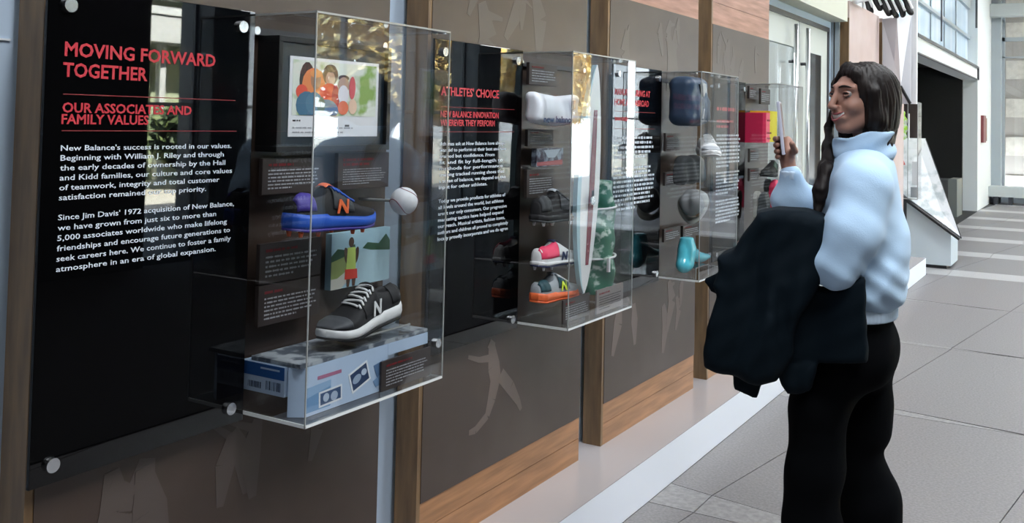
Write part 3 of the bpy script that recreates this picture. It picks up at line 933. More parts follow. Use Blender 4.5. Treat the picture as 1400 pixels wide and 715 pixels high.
m_navy = sm_('navy_knit', (0.02, 0.03, 0.09), 0.6)
m_pink = sm_('hot_pink_knit', (0.9, 0.06, 0.16), 0.5)
m_grey = sm_('grey_mesh', (0.36, 0.39, 0.42), 0.6)
m_dgrey = sm_('charcoal_suede', (0.05, 0.055, 0.06), 0.8)
m_tealdk = sm_('dark_teal_overlay', (0.02, 0.07, 0.09), 0.5)
m_yel = sm_('fluorescent_yellow', (0.72, 0.85, 0.05), 0.5)
m_silver = sm_('silver_synthetic', (0.45, 0.48, 0.52), 0.35)

shoe('running_spike', 'black and royal blue spiked running shoe with orange letter N, under the framed photo', 1.60, 1.212, 1, 0.285,
     dict(sole=m_blue, outsole=m_indigo, upper=m_blk, heel=m_indigo, tongue=m_org, mid=m_dgrey), x=-1.60, pitch=-0.03, letter=(m_org, 0.43, 0.033), laces=m_blue, spikes=m_org, sole_t=0.030)
shoe('running_shoe', 'black running shoe with white laces and white letter N, above the printed boxes', 1.998, 0.962, -1, 0.29,
     dict(sole=m_wht, outsole=m_blk, upper=m_blk, heel=m_blk, toe=sm_('slate_toe_suede', (0.07, 0.075, 0.085), 0.6), mid=m_blk), x=-1.60, pitch=-0.09, yaw=0.06, letter=(m_wht, 0.39, 0.034), laces=m_wht, sole_t=0.027)
shoe('cleat', 'black studded cleat above the pink shoe, under a caption in the surfboard case', 2.745, 1.140, 1, 0.285,
     dict(sole=m_blk, outsole=m_dgrey, upper=m_blk, heel=m_dgrey, mid=m_dgrey, tongue=m_silver), x=-1.62, laces=m_dgrey, spikes=m_wht, sole_t=0.016, pitch=-0.02)
shoe('cleat', 'hot pink and white studded shoe with navy letter N', 2.755, 0.99, 1, 0.265,
     dict(sole=m_wht, outsole=m_navy, upper=m_wht, heel=m_pink, mid=m_wht, tongue=m_navy), x=-1.62, letter=(m_navy, 0.44, 0.030), spikes=m_wht, sole_t=0.012, pitch=-0.02, low=0.82, heel_to=0.42)
shoe('running_shoe', 'grey and teal running shoe with yellow letter N and orange outsole', 2.755, 0.872, 1, 0.268,
     dict(sole=m_org, outsole=m_org, upper=m_grey, heel=m_tealdk, mid=m_tealdk, tongue=m_silver), x=-1.62, letter=(m_yel, 0.44, 0.034), laces=m_wht, sole_t=0.024, pitch=-0.02, low=0.88)

def peg(y, z, x1=-1.6, x0=XB + 0.004):
    return None

# =================================================================== CASE ONE
fr = thing('picture_frame', 'black deep frame with a mounted photo page of children, in the first case', 'picture frame', (-1.70, 1.62, 1.385))
y0, y1, z0, z1 = 1.618, 2.030, 1.387, 1.662
xf_ = -1.66
for (a, b, c, d) in ((y0, y1, z1 - 0.014, z1), (y0, y1, z0, z0 + 0.014), (y0, y0 + 0.014, z0 + 0.014, z1 - 0.014), (y1 - 0.014, y1, z0 + 0.014, z1 - 0.014)):
    box('frame_rail', -1.73, xf_, a, b, c, d, M['black'], fr, 0.001)
box('mount_board', -1.70, -1.672, y0 + 0.014, y1 - 0.014, z0 + 0.014, z1 - 0.014, M['slate_mat'], fr)
pg = box('photo_page', -1.6715, -1.670, 1.664, 1.990, 1.423, 1.617, M['paper'], fr)
M['ph'] = {}
def flat(name, poly, c, parent, x, d=0.0004):
    key = 'print_%s' % '_'.join('%02d' % int(q * 100) for q in c)
    if key not in M: M[key] = mat(key, c, 0.5)
    return MB().prism(poly, 0, x - d, x).build(name, M[key], parent)
def ell(cy, cz, ry, rz, n=14, rot=0.0):
    out = []
    for i in range(n):
        a = 2 * math.pi * i / n
        u, v = ry * math.cos(a), rz * math.sin(a)
        out.append((cy + u * math.cos(rot) - v * math.sin(rot), cz + u * math.sin(rot) + v * math.cos(rot)))
    return out
ph = box('group_photo', -1.670, -1.6694, 1.674, 1.980, 1.475, 1.609, mat('photo_green_white', (0.75, 0.8, 0.72), 0.4, vary=(14, (0.25, 0.42, 0.1), 3, (1, 1, 1), 0.5, 0.62)), pg)
X1 = -1.6690
i_ = 0
for (poly, c) in (
        (ell(1.722, 1.56, .026, .046), (0.05, 0.04, 0.035)),
        (ell(1.745, 1.552, .040, .040), (0.85, 0.28, 0.10)), (ell(1.752, 1.563, .018, .024), (0.45, 0.24, 0.15)),
        (ell(1.705, 1.532, .020, .018), (0.8, 0.10, 0.06)),
        (ell(1.803, 1.578, .028, .026), (0.16, 0.09, 0.06)), (ell(1.803, 1.567, .017, .020), (0.6, 0.36, 0.26)),
        (ell(1.80, 1.525, .036, .032), (0.75, 0.06, 0.05)), (ell(1.823, 1.515, .014, .040), (0.45, 0.02, 0.06)),
        (ell(1.722, 1.500, .036, .034), (0.06, 0.17, 0.28)), (ell(1.748, 1.505, .030, .028), (0.09, 0.22, 0.33)), (ell(1.79, 1.494, .040, .022), (0.10, 0.24, 0.40)), (ell(1.772, 1.500, .014, .022), (0.14, 0.24, 0.20)), (ell(1.815, 1.489, .020, .016), (0.07, 0.17, 0.36)), (ell(1.752, 1.578, .022, .010), (0.85, 0.36, 0.12)), (ell(1.803, 1.594, .020, .010), (0.08, 0.05, 0.04)), (ell(1.852, 1.572, .020, .008), (0.07, 0.04, 0.04)),
        (ell(1.852, 1.553, .021, .022), (0.5, 0.32, 0.25)), (ell(1.852, 1.530, .020, .024), (0.8, 0.78, 0.85)), (ell(1.852, 1.496, .020, .018), (0.85, 0.2, 0.1)),
        (ell(1.885, 1.548, .012, .03), (0.7, 0.12, 0.14)), (ell(1.888, 1.50, .016, .02), (0.85, 0.6, 0.45))):
    poly = [(q[0], max(q[1], 1.4755)) for q in poly]
    flat('printed_figure', poly, c, ph, X1 + 0.00005 * i_); i_ += 1
word_bars('caption_marks', -1.6698, 1.678, 1.72, 1.466, 1.458, 1, M['plaque'], pg, 0.5, seed=3)
word_bars('caption_marks', -1.6698, 1.678, 1.90, 1.45, 1.428, 2, M['grey_print'], pg, 0.35, seed=4)
box('photo_tab', -1.6698, -1.6692, 1.862, 1.878, 1.448, 1.453, M['plaque'], pg)

plaque('caption plaque at left below the picture frame', 1.597, 1.798, 1.287, 1.372, seed=1)
plaque('caption plaque directly left of the baseball, below the picture frame', 1.853, 2.055, 1.285, 1.380, seed=2, head=2, rows=7)
plaque('upper caption plaque left of the runner photo', 1.597, 1.80, 1.080, 1.173, seed=3, rows=5)
plaque('lower caption plaque left of the black shoe', 1.597, 1.80, 0.982, 1.076, seed=4, rows=6)
rp = thing('runner_photo', 'photo of a road runner in yellow top and red shorts, above the black shoe', 'photograph', (-1.69, 1.838, 1.03))
box('print_sheet', -1.70, -1.680, 1.837, 2.067, 1.033, 1.175, mat('photo_sky_blue', (0.42, 0.66, 0.78), 0.4), rp)
xq = -1.6796
for nm, poly, c in (
        ('printed_grass', [(1.837, 1.105), (1.93, 1.125), (1.915, 1.085), (1.86, 1.06), (1.837, 1.06)], (0.28, 0.36, 0.12)),
        ('printed_trees', [(1.837, 1.118), (1.86, 1.135), (1.89, 1.13), (1.925, 1.142), (1.93, 1.122), (1.837, 1.103)], (0.03, 0.09, 0.05)),
        ('printed_road', [(1.945, 1.125), (2.067, 1.115), (2.067, 1.033), (1.93, 1.033)], (0.40, 0.58, 0.66)),
        ('printed_trees', [(1.955, 1.128), (1.975, 1.142), (2.02, 1.135), (2.05, 1.158), (2.067, 1.14), (2.067, 1.113), (1.99, 1.12)], (0.03, 0.10, 0.05)),
        ('printed_kerb', [(1.837, 1.06), (1.86, 1.06), (1.915, 1.085), (1.90, 1.05), (1.875, 1.033), (1.837, 1.033)], (0.62, 0.62, 0.55)),
        ('printed_head', ell(1.911, 1.148, .010, .013), (0.06, 0.03, 0.02)),
        ('printed_arm', ell(1.893, 1.115, .008, .022, rot=0.2), (0.07, 0.035, 0.02)),
        ('printed_arm', ell(1.932, 1.113, .008, .022, rot=-0.2), (0.07, 0.035, 0.02)),
        ('printed_vest', [(1.897, 1.135), (1.927, 1.134), (1.930, 1.075), (1.893, 1.078)], (0.55, 0.72, 0.16)),
        ('printed_shorts', [(1.889, 1.080), (1.935, 1.077), (1.937, 1.052), (1.888, 1.054)], (0.75, 0.05, 0.03)),
        ('printed_leg', [(1.894, 1.054), (1.909, 1.053), (1.905, 1.034), (1.897, 1.034)], (0.10, 0.05, 0.03)),
        ('printed_leg', [(1.916, 1.053), (1.931, 1.053), (1.927, 1.034), (1.918, 1.034)], (0.10, 0.05, 0.03))):
    flat(nm, poly, c, rp, xq); xq += 0.00006
# baseball on a peg
bb = thing('baseball', 'white baseball with dark stitching floating right of the blue shoe', 'baseball', (-1.58, 1.998, 1.255))
def uvs(c, r, n=24, mrings=16):
    V, Fc = [], []
    for i in range(mrings + 1):
        ph_ = math.pi * i / mrings
        for k in range(n):
            th = 2 * math.pi * k / n
            V.append((c[0] + r * math.sin(ph_) * math.cos(th), c[1] + r * math.sin(ph_) * math.sin(th), c[2] + r * math.cos(ph_)))
    for i in range(mrings):
        for k in range(n):
            Fc.append((i * n + k, (i + 1) * n + k, (i + 1) * n + (k + 1) % n, i * n + (k + 1) % n))
    return V, Fc
V, Fc = uvs((-1.58, 1.998, 1.255), 0.0367)
link('leather_cover', V, Fc, mat('baseball_leather', (0.82, 0.83, 0.86), 0.45), bb, True)
pts = []
for i in range(61):
    t_ = 2 * math.pi * i / 60
    aa, bb_ = 0.75, 0.25
    p_ = Vector((aa * math.cos(t_) + bb_ * math.cos(3 * t_), aa * math.sin(t_) - bb_ * math.sin(3 * t_), 2 * math.sqrt(aa * bb_) * math.sin(2 * t_)))
    p_ = Matrix.Rotation(0.9, 3, 'X') @ Matrix.Rotation(0.5, 3, 'Z') @ p_
    pts.append(Vector((-1.58, 1.998, 1.255)) + p_.normalized() * 0.0368)
MB().tube(pts, 0.0011, 5, False).build('stitching', mat('baseball_stitch', (0.25, 0.04, 0.06), 0.6), bb)
MB().tube([(XB + 0.0036, 1.998, 1.252), (-1.61, 1.998, 1.254)], 0.004, 8).build('support_rod', M['acrylic_edge'], bb)
# printed boxes
M['pb_white'] = mat('box_white_print', (0.50, 0.64, 0.84), 0.45)
M['pb_blue'] = mat('box_blue_print', (0.02, 0.10, 0.33), 0.45)
M['pb_mid'] = mat('box_mid_blue', (0.20, 0.38, 0.62), 0.45)
M['pb_dark'] = mat('box_dark_blue', (0.015, 0.04, 0.10), 0.45)
sb = thing('shoe_box', 'blue and white shoebox with a barcode label on its near end', 'shoe box', (-1.65, 1.60, 0.85))
box('carton', -1.722, -1.585, 1.592, 1.86, 0.838, 0.905, M['pb_white'], sb, 0.001)
box('blue_band', -1.7215, -1.5855, 1.5912, 1.592, 0.875, 0.904, M['pb_blue'], sb)
for k in range(22):
    if k in (9, 10, 11): continue
    xx = -1.70 + k * 0.0048
    box('barcode_bar', xx, xx + random.choice([0.001, 0.002, 0.003]), 1.5914, 1.592, 0.848, 0.862 if k < 9 else 0.868, M['pb_dark'], sb)
box('lid_print', -1.66, -1.60, 1.5908, 1.5912, 0.893, 0.897, M['pb_white'], sb)
bx = thing('printed_box', 'pale blue printed history box with two tilted photos on its front', 'box', (-1.57, 1.60, 0.80))
MB().prism([(-1.58, 1.598), (-1.545, 1.62), (-1.545, 1.775), (-1.545, 1.905), (-1.58, 1.905)], 2, 0.794, 0.905).build('carton', M['pb_white'], bx)
box('carton_top', -1.70, -1.546, 1.60, 2.07, 0.9055, 0.915, mat('box_top_print', (0.42, 0.46, 0.5), 0.3, vary=(22, (0.1, 0.12, 0.15), 3, (1, 1, 1), 0.45, 0.55)), bx)
box('front_strip', -1.60, -1.545, 1.906, 2.07, 0.876, 0.905, M['pb_white'], bx)
xs = -1.5447
def tilt_rect(cy, cz, w, h, r):
    return [(cy + a * w * math.cos(r) - b * h * math.sin(r), cz + a * w * math.sin(r) + b * h * math.cos(r)) for a, b in ((-.5, -.5), (.5, -.5), (.5, .5), (-.5, .5))]
for nm, poly, c in (
        ('printed_horizon', [(1.622, 0.835), (1.70, 0.848), (1.70, 0.802), (1.622, 0.802)], (0.16, 0.33, 0.58)),
        ('printed_horizon', [(1.622, 0.858), (1.70, 0.862), (1.70, 0.848), (1.622, 0.835)], (0.30, 0.48, 0.72)),
        ('printed_title', [(1.655, 0.878), (1.735, 0.878), (1.735, 0.870), (1.655, 0.870)], (0.45, 0.16, 0.28)),
        ('photo_border', tilt_rect(1.700, 0.824, 0.078, 0.036, 0.04), (0.80, 0.84, 0.9)),
        ('tilted_photo', tilt_rect(1.700, 0.824, 0.068, 0.027, 0.04), (0.04, 0.09, 0.2)),
        ('photo_figure', ell(1.685, 0.824, .010, .010), (0.5, 0.6, 0.75)), ('photo_figure', ell(1.712, 0.822, .012, .011), (0.42, 0.52, 0.68)),
        ('photo_border', tilt_rect(1.800, 0.846, 0.070, 0.052, 0.32), (0.85, 0.9, 0.95)),
        ('tilted_photo', tilt_rect(1.800, 0.846, 0.060, 0.042, 0.32), (0.03, 0.06, 0.14)),
        ('photo_figure', ell(1.79, 0.843, .016, .010, rot=.4), (0.35, 0.45, 0.6)), ('photo_figure', ell(1.815, 0.855, .010, .008), (0.55, 0.65, 0.8)),
        ('printed_shape', [(1.85, 0.862), (1.885, 0.868), (1.90, 0.845), (1.865, 0.83)], (0.12, 0.22, 0.4)),
        ('printed_shape', [(1.85, 0.825), (1.89, 0.838), (1.90, 0.815), (1.86, 0.808)], (0.2, 0.34, 0.56))):
    flat(nm, poly, c, bx, xs); xs += 0.00008
plaque('caption plaque leaning on the front of the printed box', 1.872, 2.072, 0.793, 0.868, x=-1.536, rows=6, seed=9, th=0.006)
# clear block carrying the black shoe
cb = thing('acrylic_riser', 'clear acrylic riser under the black running shoe', 'riser', (-1.6, 1.75, 0.90))
box('block', -1.66, -1.55, 1.80, 2.0, 0.9155, 0.939, M['acrylic'], cb)
box('block_edge', -1.553, -1.5495, 1.80, 2.0, 0.9355, 0.9395, M['acrylic_edge'], cb)

# =================================================================== CASE TWO
plaque('topmost caption plaque above the white towel', 2.79, 2.985, 1.598, 1.674, rows=5, seed=11)
plaque('caption plaque just below the white towel', 2.79, 2.967, 1.387, 1.444, rows=5, seed=12)
plaque('caption plaque above the black studded cleat', 2.79, 2.975, 1.21, 1.306, rows=7, seed=13)
tp = thing('race_photo', 'small photo of a crowded race, right below the towel', 'photograph', (-1.69, 2.85, 1.315))
box('print_sheet', -1.70, -1.68, 2.85, 3.04, 1.315, 1.378, mat('race_photo_print', (0.35, 0.42, 0.52), 0.4, vary=(35, (0.05, 0.04, 0.07), 3, (1, 1, 1), 0.4, 0.55)), tp)
flat('printed_crowd', [(2.855, 1.33), (3.035, 1.336), (3.035, 1.318), (2.855, 1.318)], (0.5, 0.12, 0.13), tp, -1.6795)
flat('printed_road', [(2.90, 1.372), (3.02, 1.375), (2.98, 1.345), (2.93, 1.345)], (0.6, 0.7, 0.8), tp, -1.6794)
# towel
tw = thing('towel', 'white folded towel lettered in dark blue, beside the surfboard', 'towel', (-1.63, 2.8, 1.46))
def f_towel(P):
    y, z, x = P[..., 1], P[..., 2], P[..., 0]
    xx = x + 1.632 - 0.006 * np.sin(y * 42 + z * 9) - 0.004 * np.sin(z * 60 + y * 13)
    zz = z - 1.515 + 0.006 * np.sin(y * 18)
    Q = np.stack([xx, y - 2.868, zz], -1)
    return d_box(Q, (0, 0, 0), (0.030, 0.148, 0.052), 0.024)
M['towel'] = mat('white_terry', (0.82, 0.86, 0.93), 0.9, bump=(500, 0.5, 0.002), sheen=0.3)
sdf('cloth', f_towel, (-1.69, 2.70, 1.44), (-1.58, 3.04, 1.59), 0.0045, M['towel'], tw)
wall_text('lettering', 'new balance', -1.5885, 2.738, 1.470, 0.021, mat('navy_lettering', (0.03, 0.06, 0.14), 0.6), tw, 0.205, 0.03)
flat('woven_mark', [(2.95, 1.515), (2.965, 1.52), (2.965, 1.548), (2.95, 1.548)], (0.3, 0.3, 0.4), tw, -1.5925, 0.004)
# surfboard
sfb = thing('surfboard', 'tall white miniature surfboard with maroon stripe and blue rail', 'surfboard', (-1.60, 2.98, 0.87))
def surf_w(t_): return 0.054 * (math.sin(math.pi * min(1, max(0, t_)) ** 0.92) ** 0.72) + 0.004
top_, bot_ = Vector((-1.552, 3.010, 1.676)), Vector((-1.566, 2.968, 0.88))
Wd = Vector((0.22, 0.975, 0.0)).normalized()
Nn = Vector((0.975, -0.22, 0.0)).normalized()
def slab(name, w0, w1, d0, d1, m, parent, t0=0.0, t1=1.0, n=30):
    V, Fc = [], []
    for i in range(n + 1):
        t_ = t0 + (t1 - t0) * i / n
        c = bot_.lerp(top_, t_)
        w = surf_w(t_)
        rocker = 0.012 * (t_ - 0.5) ** 2 * 4 * 0.5
        for (a, b) in ((w0, d0), (w1, d0), (w1, d1), (w0, d1)):
            V.append(c + Wd * (w * a) + Nn * (b + rocker))
    for i in range(n):
        for k in range(4):
            Fc.append((i * 4 + k, (i + 1) * 4 + k, (i + 1) * 4 + (k + 1) % 4, i * 4 + (k + 1) % 4))
    Fc += [(0, 1, 2, 3), tuple(range(len(V) - 1, len(V) - 5, -1))]
    mb = MB(); mb.add(V, Fc)
    return mb.build(name, m, parent)
slab('deck', -0.98, 1.0, 0.0, 0.016, mat('surfboard_white', (0.85, 0.86, 0.86), 0.15), sfb)
slab('blue_rail', -1.04, -0.72, -0.002, 0.0175, mat('pale_blue_rail', (0.45, 0.66, 0.74), 0.2), sfb)
slab('maroon_stripe', 0.05, 0.52, 0.0162, 0.0172, mat('maroon_stripe', (0.20, 0.015, 0.035), 0.25), sfb, 0.12, 0.80)
# green roll
M['greenroll'] = mat('green_white_print_fabric', (0.02, 0.16, 0.09), 0.5, vary=(26, (0.55, 0.68, 0.6), 4, (1, 1, 1.4), 0.52, 0.64))
gr_ = thing('rolled_banner', 'green and white patterned rolled banner standing right of the surfboard', 'rolled banner', (-1.60, 3.15, 0.80))
def f_roll(P):
    x, y, z = P[..., 0] + 1.60, P[..., 1] - 3.155, P[..., 2]
    th = np.arctan2(y, x)
    r = 0.066 + 0.005 * np.sin(3 * th + z * 22) + 0.004 * np.sin(z * 55 + th * 2) + 0.006 * np.sin(z * 14)
    d = np.hypot(x, y) - r
    return np.maximum(d * 0.8, np.abs(z - 1.055) - 0.205)
sdf('fabric_roll', f_roll, (-1.70, 3.06, 0.84), (-1.50, 3.26, 1.27), 0.006, M['greenroll'], gr_)
for z_ in (1.165, 0.985):
    pts = [(-1.60 + 0.0745 * math.cos(a), 3.155 + 0.0745 * math.sin(a), z_ + 0.006 * math.sin(a)) for a in [i * 2 * math.pi / 24 for i in range(25)]]
    MB().tube(pts, 0.004, 6, False).build('white_tie', M['white'], gr_, True)
MB().prism([(3.115, 0.935), (3.127, 0.935), (3.127, 0.985), (3.115, 0.985)], 0, -1.533, -1.524).build('tie_end', M['white'], gr_)
plaque('dark caption plaque on the case floor by the grey shoe', 2.835, 3.028, 0.7935, 0.872, x=-1.555, rows=6, seed=15, th=0.006)
plaque('pale caption plaque below the rolled green banner', 3.045, 3.262, 0.7935, 0.878, x=-1.535, rows=6, seed=16, m='plaque_pale', dark=False, th=0.006)
md = thing('medal', 'small silver medal hanging in front of the surfboard tail', 'medal', (-1.55, 2.98, 1.19))
MB().tube([(-1.528, 2.985, 1.20), (-1.524, 2.985, 1.20)], 0.016, 16).build('disc', M['chrome'], md)
box('ribbon', -1.528, -1.526, 2.978, 2.992, 1.215, 1.235, m_dgrey, md)

# =================================================================== CASE THREE
plaque('caption plaque left of the white sneaker in the navy pack case', 3.99, 4.161, 1.351, 1.432, rows=6, seed=21)
plaque('caption plaque left of the dark garment above the grey hat', 3.99, 4.168, 1.196, 1.256, rows=4, seed=22)
plaque('left caption plaque below the grey hat', 3.99, 4.178, 0.943, 1.002, rows=4, seed=23)
plaque('right caption plaque below the grey hat', 4.214, 4.43, 0.938, 0.998, rows=4, seed=24)
pk = thing('backpack', 'small navy nylon pack with a white flap patch, top of the third case', 'backpack', (-1.62, 4.0, 1.46))
def f_pack(P):
    Q = P - np.array((-1.62, 4.105, 1.578))
    sk = Q.copy()
    d = d_box(sk, (0, 0, 0), (0.062, 0.112, 0.112), 0.045)
    d2 = d_box(sk, (0.045, 0.02, -0.035), (0.03, 0.085, 0.055), 0.025)
    d = smin(d, d2, 0.02)
    return d + 0.003 * np.sin(Q[..., 1] * 70 + Q[..., 2] * 20) * np.sin(Q[..., 2] * 55)
M['pack'] = mat('navy_nylon', (0.05, 0.085, 0.15), 0.35, bump=(60, 0.3, 0.004))
sdf('pack_body', f_pack, (-1.71, 3.96, 1.44), (-1.52, 4.25, 1.71), 0.006, M['pack'], pk)
MB().prism([(4.115, 1.665), (4.165, 1.66), (4.185, 1.59), (4.135, 1.595)], 0, -1.566, -1.556).build('white_patch', M['white'], pk)
MB().prism([(4.075, 1.655), (4.10, 1.655), (4.12, 1.60), (4.10, 1.60)], 0, -1.562, -1.554).build('dark_strap', M['black'], pk)
flat('woven_tag', [(4.07, 1.50), (4.08, 1.50), (4.095, 1.545), (4.085, 1.545)], (0.6, 0.65, 0.75), pk, -1.536, 0.004)
shoe('sneaker', 'white sneaker with dark green side window below the navy pack', 4.235, 1.345, -1, 0.255,
     dict(sole=m_wht, outsole=m_wht, upper=m_wht, mid=mat('dark_green_mesh', (0.01, 0.07, 0.05), 0.5), heel=m_wht, toe=m_silver, tongue=m_blk), x=-1.60, pitch=-0.05, yaw=0.55, sole_t=0.026, laces=m_wht)
gm = thing('garment', 'folded charcoal garment between the white sneaker and grey hat', 'garment', (-1.65, 4.2, 1.2))
def f_garm(P):
    Q = P - np.array((-1.655, 4.215, 1.262))
    d = d_box(Q, (0, 0, 0), (0.035, 0.135, 0.062), 0.025)
    return d + 0.006 * np.sin(Q[..., 1] * 50 + Q[..., 2] * 30)
sdf('cloth', f_garm, (-1.72, 4.05, 1.17), (-1.58, 4.38, 1.35), 0.006, m_dgrey, gm)
ht = thing('hat', 'grey felt hat with curled pale brim in the third case', 'hat', (-1.60, 4.06, 1.03))
M['felt'] = mat('grey_felt', (0.23, 0.235, 0.245), 0.9, bump=(200, 0.3, 0.002))
M['brim'] = mat('pale_brim_lining', (0.42, 0.42, 0.38), 0.8)
def f_hat(P):
    Q = P - np.array((-1.60, 4.115, 1.115))
    d = d_ell(Q, (0.012, -0.035, 0.005), (0.056, 0.058, 0.060))
    d = smax(d, -d_ell(Q, (0.012, -0.100, 0.03), (0.02, 0.03, 0.05)), 0.02)
    return d + 0.003 * np.sin(Q[..., 2] * 80 + Q[..., 1] * 40)
sdf('crown', f_hat, (-1.69, 4.00, 1.03), (-1.51, 4.20, 1.22), 0.005, M['felt'], ht)
V, Fc = [], []
for i in range(33):
    a = 2 * math.pi * i / 32
    for j, rr in enumerate((0.050, 0.064, 0.076)):
        cx_ = -1.592 + rr * math.cos(a) * 0.9
        cz_ = 1.10 + rr * math.sin(a)
        V.append((cx_, 4.112 - j * 0.004 - 0.014 * math.cos(a * 1.0 + 2) * j + 0.012 * math.sin(2 * a) * j, cz_))
for i in range(32):
    for j in range(2):
        q = i * 3 + j
        Fc.append((q, q + 3, q + 4, q + 1))
o = link('brim', V, Fc, M['brim'], ht, True)
sm = o.modifiers.new('solid', 'SOLIDIFY'); sm.thickness = 0.004
ft = thing('foot_form', 'glossy light blue foot-shaped form on a clear stand', 'foot form', (-1.58, 4.0, 0.86))
def f_foot(P):
    Q = P - np.array((-1.58, 3.955, 0.838))
    Q = Q * np.array((1.0, 0.84, 1.0))
    d = d_caps(Q, (0, 0.03, 0.02), (0, 0.045, 0.125), 0.034, 0.030)
    d = smin(d, d_caps(Q, (0, 0.035, 0.025), (0, 0.02, 0.015), 0.034, 0.03), 0.02)
    d = smin(d, d_caps(Q, (0, 0.06, 0.075), (0.004, 0.17, 0.030), 0.034, 0.020), 0.035)
    d = smin(d, d_ell(Q, (0.004, 0.19, 0.030), (0.038, 0.06, 0.016)), 0.025)
    return smax(d, Q[..., 2] - 0.135, 0.006)
sdf('form_body', f_foot, (-1.66, 3.90, 0.79), (-1.50, 4.29, 1.0), 0.0045, mat('glossy_cyan_resin', (0.10, 0.55, 0.68), 0.12, spec=0.7), ft)
rs = thing('acrylic_riser', 'small clear stand below the light blue foot form', 'riser', (-1.58, 4.0, 0.79))
MB().box(-1.63, -1.53, 3.995, 4.0, 0.7935, 0.84).box(-1.63, -1.53, 4.15, 4.155, 0.7935, 0.84).box(-1.63, -1.53, 3.995, 4.155, 0.84, 0.844).build('bent_sheet', M['acrylic'], rs)
MB().box(-1.532, -1.529, 3.995, 4.0, 0.7935, 0.844).box(-1.532, -1.529, 4.15, 4.155, 0.7935, 0.844).box(-1.532, -1.529, 4.0, 4.15, 0.841, 0.844).build('sheet_edge', M['acrylic_edge'], rs)

# =================================================================== CASE FOUR
plaque('upper left caption plaque in the case by the phone', 5.17, 5.30, 1.625, 1.695, rows=4, seed=31)
plaque('upper right caption plaque in the case by the phone', 5.38, 5.56, 1.60, 1.69, rows=5, seed=32)
plaque('caption plaque under the pink and yellow boxes', 5.19, 5.36, 1.27, 1.345, rows=4, seed=33)
plaque('caption plaque above the dark shoe in the phone-side case', 5.19, 5.36, 1.165, 1.235, rows=4, seed=34)
sh_ = thing('race_shirt', 'folded running shirt, hot pink on the left and yellow on the right', 'shirt', (-1.62, 5.2, 1.37))
m_red = mat('hot_pink_red_cloth', (0.75, 0.02, 0.10), 0.6)
m_pk2 = mat('salmon_pink_cloth', (0.95, 0.14, 0.22), 0.6)
m_yl2 = mat('bright_yellow_cloth', (0.85, 0.72, 0.02), 0.6)
MB().prism([(-1.70, 5.162), (-1.60, 5.162), (-1.585, 5.175), (-1.70, 5.19)], 2, 1.38, 1.545).build('side_fold', m_red, sh_)
MB().prism([(-1.70, 5.19), (-1.585, 5.175), (-1.585, 5.245), (-1.70, 5.245)], 2, 1.383, 1.548).build('pink_half', m_pk2, sh_)
MB().prism([(-1.70, 5.246), (-1.585, 5.246), (-1.59, 5.40), (-1.70, 5.41)], 2, 1.385, 1.558).build('yellow_half', m_yl2, sh_)
for z_ in (1.505, 1.435, 1.405):
    word_bars('print_marks', -1.5847, 5.19, 5.33, z_ + 0.009, z_ - 0.009, 1, M['red_dim'], sh_, 0.6, 0.0, seed=int(z_ * 1000))
shoe('trainer', 'very dark shoe below the folded pink and yellow shirt', 5.52, 1.19, -1, 0.24, dict(sole=m_dgrey, upper=m_blk, mid=mat('deep_green_overlay', (0.01, 0.05, 0.03), 0.5)), x=-1.62, sole_t=0.02)
# pink shoe seen from above, standing on its heel, and a pale sole beside it
def upright(name, label, cy, cx, z, L, m1, m2, lean):
    t = thing(name, label, 'shoe', (cx, cy, z))
    def f(P):
        Q = P - np.array((cx, cy, z))
        u = Q[..., 2]; v = Q[..., 1] - lean * u
        w = np.interp(u / L, [0, .1, .3, .5, .75, .92, 1], [.022, .034, .034, .032, .046, .036, .012])
        d = np.maximum(np.abs(v) - w, np.abs(Q[..., 0]) - 0.032 + 0.02 * (u / L) ** 2)
        d = smax(d, np.abs(u - L / 2) - L / 2, 0.01)
        return smax(d * 0.8, -d_ell(Q, (0.04, lean * L * .25, L * .25), (0.03, 0.02, 0.045)), 0.006)
    sdf('upper', f, (cx - .06, cy - .09, z - .02), (cx + .06, cy + .12, z + L + .02), 0.005, m1, t)
    MB().prism([(cy + (-1 if k < 7 else 1) * np.interp([0, .1, .3, .5, .75, .92, 1][k if k < 7 else 13 - k], [0, .1, .3, .5, .75, .92, 1], [.024, .036, .036, .034, .049, .038, .014]) + lean * L * [0, .1, .3, .5, .75, .92, 1][k if k < 7 else 13 - k],
                 z + L * [0, .1, .3, .5, .75, .92, 1][k if k < 7 else 13 - k]) for k in range(14)], 0, cx - 0.050, cx - 0.030).build('outsole', m2, t)
    return t
upright('pink_shoe', 'hot pink shoe propped upright below the woman\'s raised hand', 5.40, -1.60, 1.0, 0.17, m_pink, m_dgrey, 0.02)
upright('shoe_sole', 'pale-edged upright shoe at the jacket\'s top left edge', 5.20, -1.60, 0.955, 0.155, m_dgrey, mat('pale_sole', (0.5, 0.5, 0.46), 0.6), 0.06)

